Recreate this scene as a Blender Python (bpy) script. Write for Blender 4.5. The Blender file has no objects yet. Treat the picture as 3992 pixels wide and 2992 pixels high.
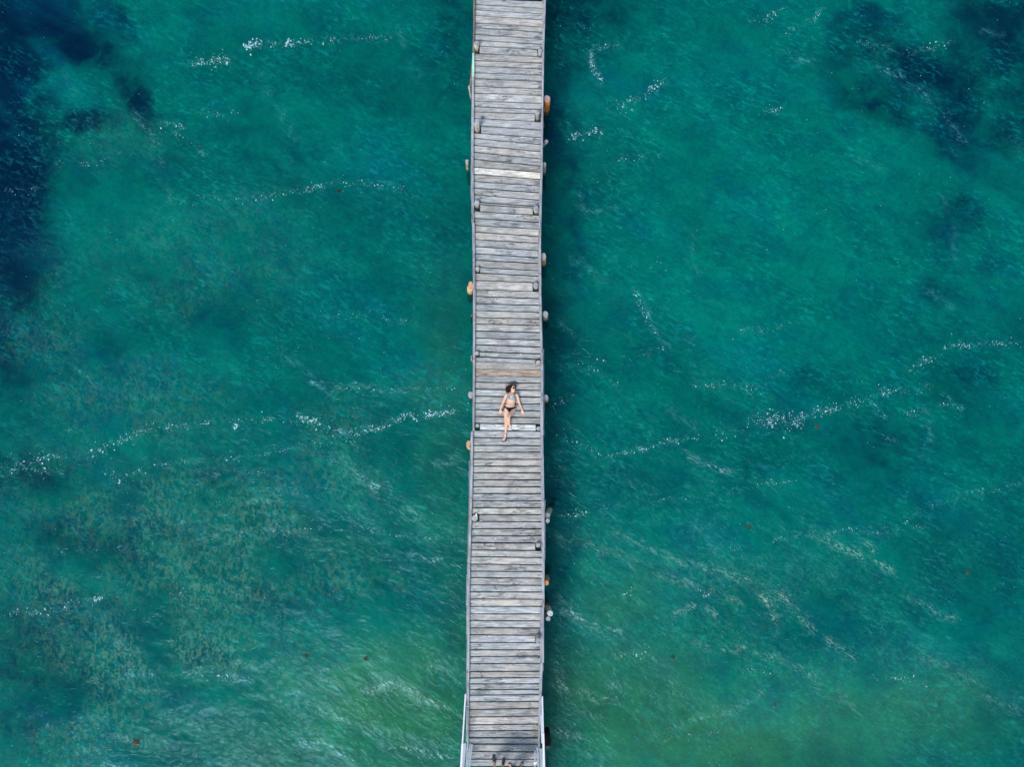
import bpy, bmesh, math, random
import numpy as np
from mathutils import Vector, Matrix

# ------------------------------------------------------------------ camera, world, sun
sc = bpy.context.scene
R = math.radians
FPX = 3000.0                       # focal length in photo pixels
TILT = R(3.7)
DECK = 1.10
CAMZ = 24.9
cam_d = bpy.data.cameras.new('camera'); cam = bpy.data.objects.new('camera', cam_d)
sc.collection.objects.link(cam); sc.camera = cam
cam_d.sensor_width = 36.0; cam_d.lens = 36.0 * FPX / 3992.0
cam_d.clip_start = 0.1; cam_d.clip_end = 6000
cam.location = (0, 0, CAMZ); cam.rotation_euler = (TILT, 0, 0)

SUN_EL, SUN_AZ = R(52), R(207)     # azimuth from +Y clockwise: light comes from the lower left of the photo
world = bpy.data.worlds.new('World'); sc.world = world; world.use_nodes = True
wn = world.node_tree; bg = wn.nodes['Background']
sky = wn.nodes.new('ShaderNodeTexSky'); sky.sky_type = 'NISHITA'; sky.sun_disc = False
sky.sun_elevation = SUN_EL; sky.sun_rotation = SUN_AZ; sky.air_density = 1.2; sky.dust_density = 2.0
wn.links.new(sky.outputs[0], bg.inputs['Color']); bg.inputs['Strength'].default_value = 0.125
sl = bpy.data.lights.new('sun', 'SUN'); sun = bpy.data.objects.new('sun', sl); sc.collection.objects.link(sun)
sl.energy = 1.5; sl.angle = R(17); sl.color = (1.0, 0.95, 0.88)
sdir = Vector((math.sin(SUN_AZ) * math.cos(SUN_EL), math.cos(SUN_AZ) * math.cos(SUN_EL), math.sin(SUN_EL)))
sun.rotation_euler = sdir.to_track_quat('Z', 'Y').to_euler(); sun.location = (0, 0, 30)
sc.view_settings.view_transform = 'Standard'; sc.view_settings.look = 'None'
sc.view_settings.gamma = 1.0; sc.view_settings.exposure = 0.62
sc.cycles.use_denoising = True
sc.cycles.max_bounces = 6; sc.cycles.transparent_max_bounces = 8

random.seed(7); rng = np.random.default_rng(11)

# ------------------------------------------------------------------ pixel -> world helpers
ct, st = math.cos(TILT), math.sin(TILT)
def P(px, py, z=DECK):
    """point at height z seen at photo pixel (px, py)"""
    a, b = px - 1996.0, -(py - 1496.0)
    v = (a, b * ct + FPX * st, b * st - FPX * ct)
    t = (z - CAMZ) / v[2]
    return Vector((v[0] * t, v[1] * t, z))
def proj(x, y, z):
    dz = z - CAMZ
    u = y * ct + dz * st; w = y * st - dz * ct
    return 1996 + FPX * x / w, 1496 - FPX * u / w
def O(ox, oy, z=0.0):
    return P(ox * 1.80470, oy * 1.80470, z)
def W(zx, zy, h=0.0):
    return P(1920 + zx / 6.375, 1480 + zy / 6.375, DECK + h)

# ------------------------------------------------------------------ object helpers
col = sc.collection
def tag(o, label=None, cat=None, group=None, kind=None):
    if label: o['label'] = label
    if cat: o['category'] = cat
    if group: o['group'] = group
    if kind: o['kind'] = kind
    return o
def link(name, me, mat=None, parent=None):
    o = bpy.data.objects.new(name, me); col.objects.link(o)
    if mat is not None:
        me.materials.clear(); me.materials.append(mat)
    if parent is not None:
        o.parent = parent
        o.matrix_parent_inverse = parent.matrix_world.inverted() if parent.location.length == 0 else Matrix.Translation(-parent.location)
    return o
def empty(name, loc=(0, 0, 0)):
    o = bpy.data.objects.new(name, None); col.objects.link(o); o.location = loc; o.empty_display_size = .2
    return o
def mesh(verts, faces, smooth=False):
    me = bpy.data.meshes.new('mesh'); me.from_pydata([tuple(v) for v in verts], [], faces); me.update()
    if smooth:
        me.polygons.foreach_set('use_smooth', [True] * len(me.polygons))
    return me
class MB:
    def __init__(s): s.v = []; s.f = []
    def add(s, vs, fs):
        n = len(s.v); s.v += [tuple(v) for v in vs]; s.f += [tuple(i + n for i in f) for f in fs]
    def tube(s, pts, rads, front=Vector((0, 0, 1)), n=14, caps=True):
        """pts: centres; rads: r or (half width, half depth); rounded ends"""
        pts = [Vector(p) for p in pts]; rads = [(r, r) if not isinstance(r, tuple) else r for r in rads]
        if caps:
            d0 = (pts[0] - pts[1]).normalized(); d1 = (pts[-1] - pts[-2]).normalized()
            r0, r1 = rads[0], rads[-1]; m0, m1 = min(r0), min(r1)
            A = []; B = []
            for k, c in ((.92, .4), (.7, .72), (.38, .93)):
                pass
            pre = [(pts[0] + d0 * m0 * q, (r0[0] * c, r0[1] * c)) for c, q in ((.3, .95), (.68, .74), (.92, .4))]
            post = [(pts[-1] + d1 * m1 * q, (r1[0] * c, r1[1] * c)) for c, q in ((.92, .4), (.68, .74), (.3, .95))]
            pts = [a for a, b in pre] + pts + [a for a, b in post]
            rads = [b for a, b in pre] + rads + [b for a, b in post]
        rings = []
        for i, p in enumerate(pts):
            t = (pts[min(i + 1, len(pts) - 1)] - pts[max(i - 1, 0)]).normalized()
            f = Vector(front)
            if abs(t.dot(f)) > .97: f = Vector((0, 1, 0)) if abs(t.y) < .9 else Vector((1, 0, 0))
            side = t.cross(f).normalized(); up = side.cross(t).normalized()
            rings.append([p + side * (rads[i][0] * math.cos(2 * math.pi * k / n)) + up * (rads[i][1] * math.sin(2 * math.pi * k / n)) for k in range(n)])
        vs = [v for r in rings for v in r]; fs = []
        for i in range(len(rings) - 1):
            for k in range(n):
                a = i * n + k; b = i * n + (k + 1) % n
                fs.append((a, b, b + n, a + n))
        fs.append(tuple(range(n - 1, -1, -1))); m = (len(rings) - 1) * n; fs.append(tuple(range(m, m + n)))
        s.add(vs, fs); return s
    def ell(s, c, axes, n=14, m=9):
        """ellipsoid with centre c and three axis vectors"""
        c = Vector(c); a, b, d = [Vector(x) for x in axes]; vs = []; fs = []
        for i in range(m + 1):
            th = math.pi * i / m
            for k in range(n):
                ph = 2 * math.pi * k / n
                vs.append(c + a * (math.sin(th) * math.cos(ph)) + b * (math.sin(th) * math.sin(ph)) + d * math.cos(th))
        for i in range(m):
            for k in range(n):
                fs.append((i * n + k, i * n + (k + 1) % n, (i + 1) * n + (k + 1) % n, (i + 1) * n + k))
        s.add(vs, fs); return s
    def beam(s, a, b, w, h, up=Vector((0, 0, 1)), ch=.006, seg=1, jit=0.0, w2=None):
        """chamfered timber from a to b (centre line), w wide, h high"""
        a, b = Vector(a), Vector(b); t = (b - a).normalized(); up = Vector(up)
        if abs(t.dot(up)) > .95: up = Vector((0, 1, 0))
        sd = t.cross(up).normalized(); u = sd.cross(t).normalized()
        prof0 = [(-1, -1, 1, 0), (-1, -1, 0, 1), (-1, 1, 0, -1), (-1, 1, 1, 0), (1, 1, -1, 0), (1, 1, 0, -1), (1, -1, 0, 1), (1, -1, -1, 0)]
        vs = []; fs = []
        for i in range(seg + 1):
            q = i / seg; p = a.lerp(b, q); ww = w if w2 is None else w + (w2 - w) * q
            j = [random.uniform(-jit, jit) for _ in range(4)]
            for (sx, sz, cx, cz) in prof0:
                x = sx * ww / 2 + cx * ch + (j[0] if sx < 0 else j[1]); z = sz * h / 2 + cz * ch + j[2] * .5
                vs.append(p + sd * x + u * z)
        for i in range(seg):
            for k in range(8):
                c0 = i * 8 + k; c1 = i * 8 + (k + 1) % 8
                fs.append((c0, c1, c1 + 8, c0 + 8))
        fs.append(tuple(range(7, -1, -1))); fs.append(tuple(range(seg * 8, seg * 8 + 8)))
        s.add(vs, fs); return s
    def build(s, name, mat, parent=None, smooth=False):
        me = mesh(s.v, s.f, smooth)
        bm = bmesh.new(); bm.from_mesh(me); bmesh.ops.recalc_face_normals(bm, faces=bm.faces); bm.to_mesh(me); bm.free()
        return link(name, me, mat, parent)
def fuse(mb, voxel, smooth=4):
    """one continuous surface out of overlapping closed shapes"""
    me = mesh(mb.v, mb.f); o = bpy.data.objects.new('tmp', me); col.objects.link(o)
    m = o.modifiers.new('r', 'REMESH'); m.mode = 'VOXEL'; m.voxel_size = voxel
    m2 = o.modifiers.new('s', 'SMOOTH'); m2.factor = .5; m2.iterations = smooth
    dg = bpy.context.evaluated_depsgraph_get(); out = bpy.data.meshes.new_from_object(o.evaluated_get(dg))
    bpy.data.objects.remove(o)
    out.polygons.foreach_set('use_smooth', [True] * len(out.polygons))
    return out

# ------------------------------------------------------------------ node helpers
class NT:
    def __init__(s, name):
        s.m = bpy.data.materials.new(name); s.m.use_nodes = True; s.t = s.m.node_tree; s.t.nodes.clear()
        s.out = s.t.nodes.new('ShaderNodeOutputMaterial')
    def n(s, typ, ins=None, **kw):
        nd = s.t.nodes.new('ShaderNode' + typ)
        for k, v in kw.items(): setattr(nd, k, v)
        for k, v in (ins or {}).items():
            if hasattr(v, 'is_output'): s.t.links.new(v, nd.inputs[k])
            else: nd.inputs[k].default_value = v
        return nd
    def math(s, op, a, b=0.0, c=0.0, clamp=False):
        return s.n('Math', {0: a, 1: b, 2: c}, operation=op, use_clamp=clamp).outputs[0]
    def mixc(s, f, a, b, blend='MIX'):
        nd = s.t.nodes.new('ShaderNodeMix'); nd.data_type = 'RGBA'; nd.blend_type = blend
        for i, v in ((0, f), (6, a), (7, b)):
            if hasattr(v, 'is_output'): s.t.links.new(v, nd.inputs[i])
            else: nd.inputs[i].default_value = v if i == 0 else (*v, 1.0)
        return nd.outputs[2]
    def step(s, v, lo, hi, to0=0.0, to1=1.0):
        return s.n('MapRange', {0: v, 1: lo, 2: hi, 3: to0, 4: to1}, interpolation_type='SMOOTHSTEP').outputs[0]
    def mapped(s, vec, scale=(1, 1, 1), rot=(0, 0, 0), loc=(0, 0, 0)):
        r = s.n('Mapping', {0: vec, 'Rotation': rot, 'Location': loc}).outputs[0]
        return s.n('Mapping', {0: r, 'Scale': scale}).outputs[0]
    def noise(s, vec, scale, detail=4, rough=.55, dist=0.0):
        return s.n('TexNoise', {'Vector': vec, 'Scale': scale, 'Detail': detail, 'Roughness': rough, 'Distortion': dist}).outputs[0]
    def surf(s, sh):
        s.t.links.new(sh, s.out.inputs[0]); return s.m

def wood_mat(name, base, dark, axis='x', rough=.85, crack=1.0, spots=True, use_objcol=True):
    t = NT(name); g = t.n('NewGeometry').outputs['Position']; oi = t.n('ObjectInfo')
    rnd = oi.outputs['Random']
    off = t.n('CombineXYZ', {0: t.math('MULTIPLY', rnd, 37.0), 1: t.math('MULTIPLY', rnd, 91.0), 2: t.math('MULTIPLY', rnd, 53.0)}).outputs[0]
    v = t.n('VectorMath', {0: g, 1: off}, operation='ADD').outputs[0]
    sc1 = {'x': (1, 9, 9), 'y': (9, 1, 9), 'z': (9, 9, 1)}[axis]
    sc2 = {'x': (1, 6, 6), 'y': (6, 1, 6), 'z': (6, 6, 1)}[axis]; gv = t.mapped(v, scale=sc1); gw = t.mapped(v, scale=sc2)
    grain = t.noise(gv, 2.6, 7, .68, .25)
    blot = t.noise(v, 2.3, 5, .6)
    fine = t.noise(gv, 9.0, 5, .7)
    crk = t.noise(gw, 1.0, 5, .6, .6)
    crm = t.math('MULTIPLY', t.step(t.math('ABSOLUTE', t.math('SUBTRACT', crk, .5)), 0.0, .022, 1, 0), t.step(t.noise(v, 1.3, 3, .5), .48, .60))
    c = t.mixc(t.step(grain, .3, .72), dark, base)
    c = t.mixc(t.math('MULTIPLY', t.step(blot, .5, .70), .62), c, (base[0] * .40, base[1] * .38, base[2] * .36))
    c = t.mixc(t.math('MULTIPLY', t.step(t.noise(v, 1.1, 4, .6), .5, .68), .45), c, (base[0] * 1.02, base[1] * .93, base[2] * .80))
    c = t.mixc(t.math('MULTIPLY', t.step(fine, .56, .75), .35), c, tuple(min(1, x * 1.45) for x in base))
    c = t.mixc(t.math('MULTIPLY', crm, .85 * crack), c, (.02, .022, .025))
    if use_objcol:
        c = t.mixc(1.0, c, oi.outputs['Color'], 'MULTIPLY')
    if axis == 'z':
        pz = t.n('SeparateXYZ', {0: g}).outputs[2]
        c = t.mixc(t.step(t.math('ADD', pz, t.math('MULTIPLY', blot, .35)), .30, .50, .9, 0), c, (.035, .038, .022))
    if spots:
        vo = t.n('TexVoronoi', {'Vector': v, 'Scale': 5.0, 'Randomness': 1.0})
        sp = t.math('MULTIPLY', t.step(vo.outputs['Distance'], .07, .10, 1, 0), t.step(t.noise(v, .9, 2, .5), .52, .6))
        c = t.mixc(sp, c, (.75, .76, .74))
    b = t.n('Bump', {'Height': t.math('SUBTRACT', grain, crm), 'Strength': .5, 'Distance': .01})
    p = t.n('BsdfPrincipled', {'Base Color': c, 'Roughness': rough, 'Specular IOR Level': .25, 'Normal': b.outputs[0]})
    return t.surf(p.outputs[0])
def plain(name, c1, c2=None, rough=.6, scale=20, spec=.4, bump=.2):
    t = NT(name); g = t.n('NewGeometry').outputs['Position']; n = t.noise(g, scale, 5, .6)
    cc = t.mixc(t.step(n, .35, .65), c1, c2 or tuple(x * .75 for x in c1))
    b = t.n('Bump', {'Height': n, 'Strength': bump, 'Distance': .004})
    return t.surf(t.n('BsdfPrincipled', {'Base Color': cc, 'Roughness': rough, 'Specular IOR Level': spec, 'Normal': b.outputs[0]}).outputs[0])

M_plank = wood_mat('weathered_plank', (.60, .615, .60), (.19, .20, .205))
M_plank_b = wood_mat('brown_stained_plank', (.54, .47, .40), (.11, .085, .07))
M_kerb = wood_mat('weathered_kerb', (.45, .49, .54), (.20, .22, .25), 'y', spots=False, crack=.8)
M_beam = wood_mat('under_beam', (.24, .22, .19), (.09, .085, .075), 'y', spots=False)
M_beamx = wood_mat('under_beam_cross', (.34, .33, .30), (.14, .13, .12), 'x', spots=False)
M_bark = wood_mat('post_side', (.50, .48, .42), (.22, .20, .16), 'z', spots=False, crack=.6)
M_white = plain('white_paint', (.95, .95, .95), (.90, .90, .91), .5, 14)

def end_grain(name, base, dark):
    t = NT(name); tc = t.n('TexCoord').outputs['Object']; oi = t.n('ObjectInfo')
    ln = t.n('VectorMath', {0: t.n('VectorMath', {0: tc, 1: (1, 1, 0)}, operation='MULTIPLY').outputs[0]}, operation='LENGTH').outputs['Value']
    nz = t.noise(tc, 14, 4, .6)
    ring = t.math('SINE', t.math('ADD', t.math('MULTIPLY', ln, 420.0), t.math('MULTIPLY', nz, 9.0)))
    c = t.mixc(t.step(ring, -1, 1), dark, base)
    c = t.mixc(t.math('MULTIPLY', t.step(nz, .5, .7), .6), c, tuple(x * .45 for x in dark))
    c = t.mixc(1.0, c, oi.outputs['Color'], 'MULTIPLY')
    return t.surf(t.n('BsdfPrincipled', {'Base Color': c, 'Roughness': .9}).outputs[0])
M_end = end_grain('post_end_grain', (.46, .49, .52), (.22, .24, .27))

# ------------------------------------------------------------------ numpy noise and water heights
def vnoise(x, y, seed=0):
    r = np.random.default_rng(seed).random((256, 256)).astype(np.float32)
    xi = np.floor(x).astype(int); yi = np.floor(y).astype(int); fx = x - xi; fy = y - yi
    fx = fx * fx * (3 - 2 * fx); fy = fy * fy * (3 - 2 * fy)
    a = r[xi & 255, yi & 255]; b = r[(xi + 1) & 255, yi & 255]; c = r[xi & 255, (yi + 1) & 255]; d = r[(xi + 1) & 255, (yi + 1) & 255]
    return (a * (1 - fx) + b * fx) * (1 - fy) + (c * (1 - fx) + d * fx) * fy
def fbm(x, y, seed=0, o=4):
    s = 0; a = .5; t = 0
    for k in range(o):
        s = s + a * vnoise(x * 2 ** k + 17.3 * k, y * 2 ** k + 5.1 * k, seed + k); t += a; a *= .5
    return s / t
_w = []
_wr = np.random.default_rng(5)
for lam, amp, num in ((7.0, .030, 4), (3.6, .020, 6), (1.9, .012, 9), (1.0, .0065, 12), (.55, .0032, 14)):
    for _ in range(num):
        L = lam * _wr.uniform(.75, 1.35); th = R(_wr.normal(64, 26)); A = amp * _wr.uniform(.5, 1.2) / math.sqrt(num) * 1.6
        _w.append((2 * math.pi / L * math.cos(th), 2 * math.pi / L * math.sin(th), A, _wr.uniform(0, 6.28)))
def height(x, y):
    x = np.asarray(x, float); y = np.asarray(y, float)
    wx = x + 1.6 * (fbm(x * .35, y * .35, 40, 3) - .5); wy = y + 1.6 * (fbm(x * .35 + 50, y * .35, 44, 3) - .5)
    h = 0 * x
    for kx, ky, A, ph in _w:
        s = np.sin(kx * wx + ky * wy + ph)
        h = h + A * (1.15 * (1 - np.sqrt(1.0001 - .96 * np.clip((s + 1) / 2, 0, 1) ** 1.0)) * 2 - .9)   # sharper crests
    return h * (.6 + .8 * fbm(x * .12, y * .12, 60, 2))

def stretch(lo, hi, step, far):
    a = list(np.arange(lo, hi + 1e-6, step)); s = step; q = hi; up = []
    while q < far: s *= 1.35; q += s; up.append(q)
    s = step; q = lo; dn = []
    while q > -far: s *= 1.35; q -= s; dn.append(q)
    return np.array(dn[::-1] + a + up)
def grid_mesh(xs, ys, zf):
    X, Y = np.meshgrid(xs, ys); nx, ny = len(xs), len(ys); Z = zf(X, Y)
    co = np.stack([X, Y, Z], -1).reshape(-1, 3).astype(np.float32)
    i = np.arange(nx * ny).reshape(ny, nx)
    f = np.stack([i[:-1, :-1], i[:-1, 1:], i[1:, 1:], i[1:, :-1]], -1).reshape(-1, 4).astype(np.int32)
    me = bpy.data.meshes.new('grid'); me.vertices.add(len(co)); me.vertices.foreach_set('co', co.ravel())
    me.loops.add(f.size); me.loops.foreach_set('vertex_index', f.ravel()); me.polygons.add(len(f))
    me.polygons.foreach_set('loop_start', np.arange(0, f.size, 4, dtype=np.int32))
    me.polygons.foreach_set('use_smooth', np.ones(len(f), dtype=bool)); me.update(calc_edges=True)
    return me, X.ravel(), Y.ravel()
def attr(me, name, vals):
    a = me.attributes.new(name, 'FLOAT', 'POINT'); a.data.foreach_set('value', np.asarray(vals, np.float32).ravel())
def over(x, y, z=0.0):
    u, v = proj(x, y, z); return u / 1.8047, v / 1.8047
def blobs(ox, oy, lst, warp=26, seed=3):
    warp = warp * 1.25
    wx = ox + warp * 2 * (fbm(ox / 70, oy / 70, seed, 4) - .5); wy = oy + warp * 2 * (fbm(ox / 70 + 30, oy / 70, seed + 9, 4) - .5)
    r = 0 * ox
    for b in lst:
        x, y, rx, ry, s = b[:5]; a = R(b[5]) if len(b) > 5 else 0
        dx, dy = wx - x, wy - y; u = (dx * math.cos(a) + dy * math.sin(a)) / rx; v = (-dx * math.sin(a) + dy * math.cos(a)) / ry
        r = np.maximum(r, s * np.exp(-(u * u + v * v) ** 1.25 * .8)) if s > 0 else r + s * np.exp(-(u * u + v * v) ** 1.4)
    return np.clip(r, 0, 1)
def lines(ox, oy, lst, warp=10, seed=8):
    wx = ox + warp * 2 * (fbm(ox / 30, oy / 30, seed, 3) - .5); wy = oy + warp * 2 * (fbm(ox / 30 + 9, oy / 30, seed + 5, 3) - .5)
    r = 0 * ox
    for wd, s, pts in lst:
        d2 = np.full_like(ox, 1e9)
        for (x0, y0), (x1, y1) in zip(pts, pts[1:]):
            lx, ly = x1 - x0, y1 - y0; t = np.clip(((wx - x0) * lx + (wy - y0) * ly) / (lx * lx + ly * ly), 0, 1)
            d2 = np.minimum(d2, (wx - x0 - t * lx) ** 2 + (wy - y0 - t * ly) ** 2)
        r = np.maximum(r, s * np.exp(-d2 / (wd * wd)))
    return r

# seagrass beds and painted pier shadow (dark), in overview pixels: x, y, rx, ry, strength, rotation
DARK = [(10, 330, 110, 420, 1.15), (60, 40, 160, 80, 1.1), (170, 110, 110, 42, 1, 20), (290, 215, 80, 30, .85, 45), (180, 268, 80, 26, .8), (255, 45, 26, 60, .7, -35),
        (40, 560, 80, 110, .9), (30, 640, 45, 60, .6), (-80, 600, 80, 300, .8),
        (640, 345, 110, 80, .26), (780, 400, 130, 75, .26), (980, 40, 60, 160, .45), (560, 270, 60, 40, .25), (790, 130, 50, 40, .25),
        (1240, 20, 120, 130, .6), (1205, 200, 45, 260, .55), (1290, 340, 90, 100, .32), (1225, 520, 40, 200, .4), (1215, 820, 36, 260, .4), (1215, 1200, 30, 300, .45),  # narrow strips along the pier paint its cast shadow on the water
        (1870, 60, 80, 90, .7), (2010, 150, 150, 55, .85, 15), (1900, 220, 100, 60, .6), (2060, 260, 60, 120, .85), (2160, 60, 130, 120, .75), (2150, 300, 60, 60, .5), (2230, 210, 60, 80, .6),
        (2060, 470, 90, 70, .5), (2040, 640, 60, 50, .35), (2150, 560, 60, 60, .3), (1700, 835, 80, 45, .36), (2100, 820, 80, 50, .42), (1900, 960, 140, 60, .35), (1960, 1060, 100, 50, .3), (1800, 1010, 60, 60, .3), (1640, 1000, 60, 50, .25),
        (50, 1480, 170, 150, .42), (600, 1300, 110, 50, .3), (440, 690, 80, 80, .3), (750, 660, 120, 60, .2), (60, 1020, 110, 60, .5), (380, 1030, 160, 40, .35), (180, 1180, 170, 70, .45), (90, 1340, 130, 70, .45), (330, 1330, 120, 60, .25), (900, 1000, 120, 60, .2), (420, 1420, 120, 40, .3),
        (960, 560, 60, 200, .2), (180, 760, 160, 60, .25), (990, 1300, 30, 200, .2), (2150, 1330, 80, 160, .2)]
LITE = [(140, 205, 65, 75, .7), (330, 60, 90, 80, .4), (1650, 480, 330, 330, .75), (1450, 420, 160, 240, .5), (1500, 850, 260, 160, .3), (500, 560, 280, 160, .35), (420, 300, 220, 160, .3), (700, 200, 250, 150, .2),
        (2180, 500, 60, 110, .4), (1450, 1350, 260, 180, .5), (830, 1520, 240, 130, .7), (1700, 1500, 300, 160, .55), (850, 1050, 160, 120, .25)]
YEL = [(850, 1530, 210, 120, 1), (800, 1620, 240, 90, .7), (1330, 1520, 200, 120, .75), (1500, 1600, 400, 90, .8), (1900, 1560, 260, 100, .5), (1330, 1310, 90, 60, .5), (1010, 1480, 90, 160, .5), (960, 900, 50, 300, .2)]
TAN = [(330, 555, 120, 70, .4), (430, 640, 130, 60, .4), (520, 470, 120, 50, .3), (260, 300, 90, 60, .25), (560, 570, 90, 60, .4), (100, 600, 60, 60, .3), (70, 740, 120, 60, .5), (260, 850, 190, 60, .6), (330, 920, 160, 40, .6),
       (730, 930, 80, 60, .5), (720, 1040, 120, 80, .7), (560, 1130, 200, 110, .85), (300, 1100, 260, 130, .75), (760, 1240, 110, 60, .7), (450, 1250, 240, 110, .9), (150, 1260, 200, 120, .75), (330, 1420, 300, 120, .95), (520, 1440, 150, 80, .9),
       (150, 1560, 240, 100, .8), (560, 1560, 160, 90, .6), (600, 1360, 80, 60, .6), (960, 1150, 60, 80, .3), (1280, 1200, 90, 60, .35), (1600, 1260, 260, 60, .3), (1480, 1440, 300, 120, .3), (1900, 1500, 300, 120, .3), (960, 830, 120, 40, .25)]
RIP = [(1700, 1330, 520, 260, .9, 24), (1300, 1250, 150, 160, .8), (880, 1530, 200, 160, .75), (1250, 1500, 120, 160, .7), (300, 1200, 400, 260, .5), (880, 1100, 180, 140, .5), (560, 500, 300, 160, .3), (60, 480, 90, 160, .35), (200, 980, 300, 80, .5), (2050, 1250, 220, 200, .5), (1300, 300, 120, 180, .3), (300, 310, 130, 60, .5)]
# pale aerated streaks and painted glints: width, strength, polyline
WISP = [(9, .9, [(780, 1040), (812, 1052), (842, 1058)]), (18, .5, [(700, 950), (740, 1000), (790, 1045), (860, 1085), (900, 1120)]), (7, .8, [(742, 930), (750, 955), (770, 965)]), (5, .8, [(668, 824), (685, 832), (712, 842)]),
        (8, .8, [(1378, 635), (1388, 660), (1400, 680)]), (6, .6, [(1282, 100), (1280, 140), (1300, 175)]), (6, .5, [(1255, 420), (1260, 455), (1330, 450)]), (6, .6, [(1400, 690), (1420, 720), (1440, 745)]),
        (8, .8, [(1900, 130), (1905, 148), (1935, 158), (1950, 165)]), (12, .6, [(1945, 160), (1975, 180), (2000, 200)]), (8, .45, [(2000, 205), (2040, 240), (2080, 300)]), (9, .6, [(1680, 115), (1760, 130)]), (5, .45, [(2120, 68), (2170, 72)]),
        (10, .45, [(290, 245), (330, 300), (345, 360)]), (7, .5, [(140, 150), (150, 180), (160, 200)]), (8, .45, [(2190, 300), (2212, 330)]), (8, .35, [(1850, 345), (1900, 360)]), (7, .55, [(2010, 630), (2040, 650), (2055, 665)]), (7, .4, [(2040, 420), (2060, 480), (2065, 560)]),
        (7, .95, [(1873, 862), (1892, 888), (1910, 902)]), (6, .55, [(1830, 870), (1845, 895)]), (6, .6, [(1905, 940), (1935, 958)]), (6, .8, [(2040, 856), (2085, 882)]), (9, .75, [(1640, 1262), (1665, 1310), (1675, 1335)]), (8, .8, [(1875, 1180), (1895, 1215), (1925, 1240)]),
        (8, .7, [(1490, 990), (1540, 1010), (1600, 1022)]), (9, .45, [(1210, 1160), (1290, 1180), (1380, 1220), (1440, 1250), (1530, 1270), (1600, 1310)]), (9, .5, [(1330, 1155), (1430, 1200), (1480, 1215), (1560, 1235), (1640, 1265), (1700, 1300), (1760, 1360), (1840, 1420)]),
        (10, .6, [(1460, 1330), (1500, 1310), (1540, 1330)]), (9, .6, [(1500, 1390), (1560, 1410), (1620, 1400)]), (9, .45, [(1600, 1400), (1700, 1430), (1740, 1450), (1790, 1500), (1860, 1540)]), (10, .7, [(1230, 1320), (1290, 1360), (1340, 1370)]), (10, .7, [(1200, 1480), (1260, 1500), (1320, 1520)]),
        (12, .6, [(1320, 1480), (1400, 1500), (1450, 1540)]), (9, .6, [(1740, 1130), (1800, 1180), (1860, 1200)]), (8, .6, [(1960, 1290), (2010, 1320), (2060, 1340)]), (10, .45, [(2000, 1420), (2100, 1480), (2200, 1540)]),
        (12, .75, [(640, 1500), (690, 1530), (760, 1560)]), (14, .8, [(790, 1490), (860, 1480), (920, 1510), (990, 1560)]), (10, .8, [(650, 1600), (700, 1610), (760, 1640)]), (12, .8, [(840, 1620), (900, 1625), (980, 1640)]), (9, .8, [(930, 1440), (960, 1455)]), (7, .9, [(885, 1195), (950, 1215), (995, 1222)]),
        (9, .8, [(460, 1462), (540, 1478)]), (8, .9, [(270, 1457), (330, 1463)]), (7, .7, [(235, 1385), (260, 1390)]), (9, .8, [(200, 1640), (240, 1655), (300, 1658)]), (8, .6, [(150, 785), (200, 830)]), (8, .5, [(340, 370), (370, 430)]),
        (8, .5, [(600, 760), (660, 800), (700, 830)]), (9, .45, [(1010, 960), (960, 1000), (900, 1010)]), (7, .5, [(1500, 510), (1490, 560), (1510, 590)]), (9, .4, [(1240, 560), (1300, 600), (1330, 640)]), (8, .4, [(1440, 880), (1500, 920)]), (9, .5, [(1210, 700), (1240, 760)]),
        (11, .7, [(1200, 1580), (1250, 1600), (1290, 1640)]), (9, .5, [(1500, 1560), (1600, 1530), (1640, 1500)]), (9, .5, [(1380, 1600), (1500, 1560)]), (8, .5, [(1990, 850), (2010, 940), (2000, 990)]), (8, .5, [(560, 160), (600, 240), (640, 300)]), (7, .4, [(860, 60), (900, 160)])]

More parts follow.
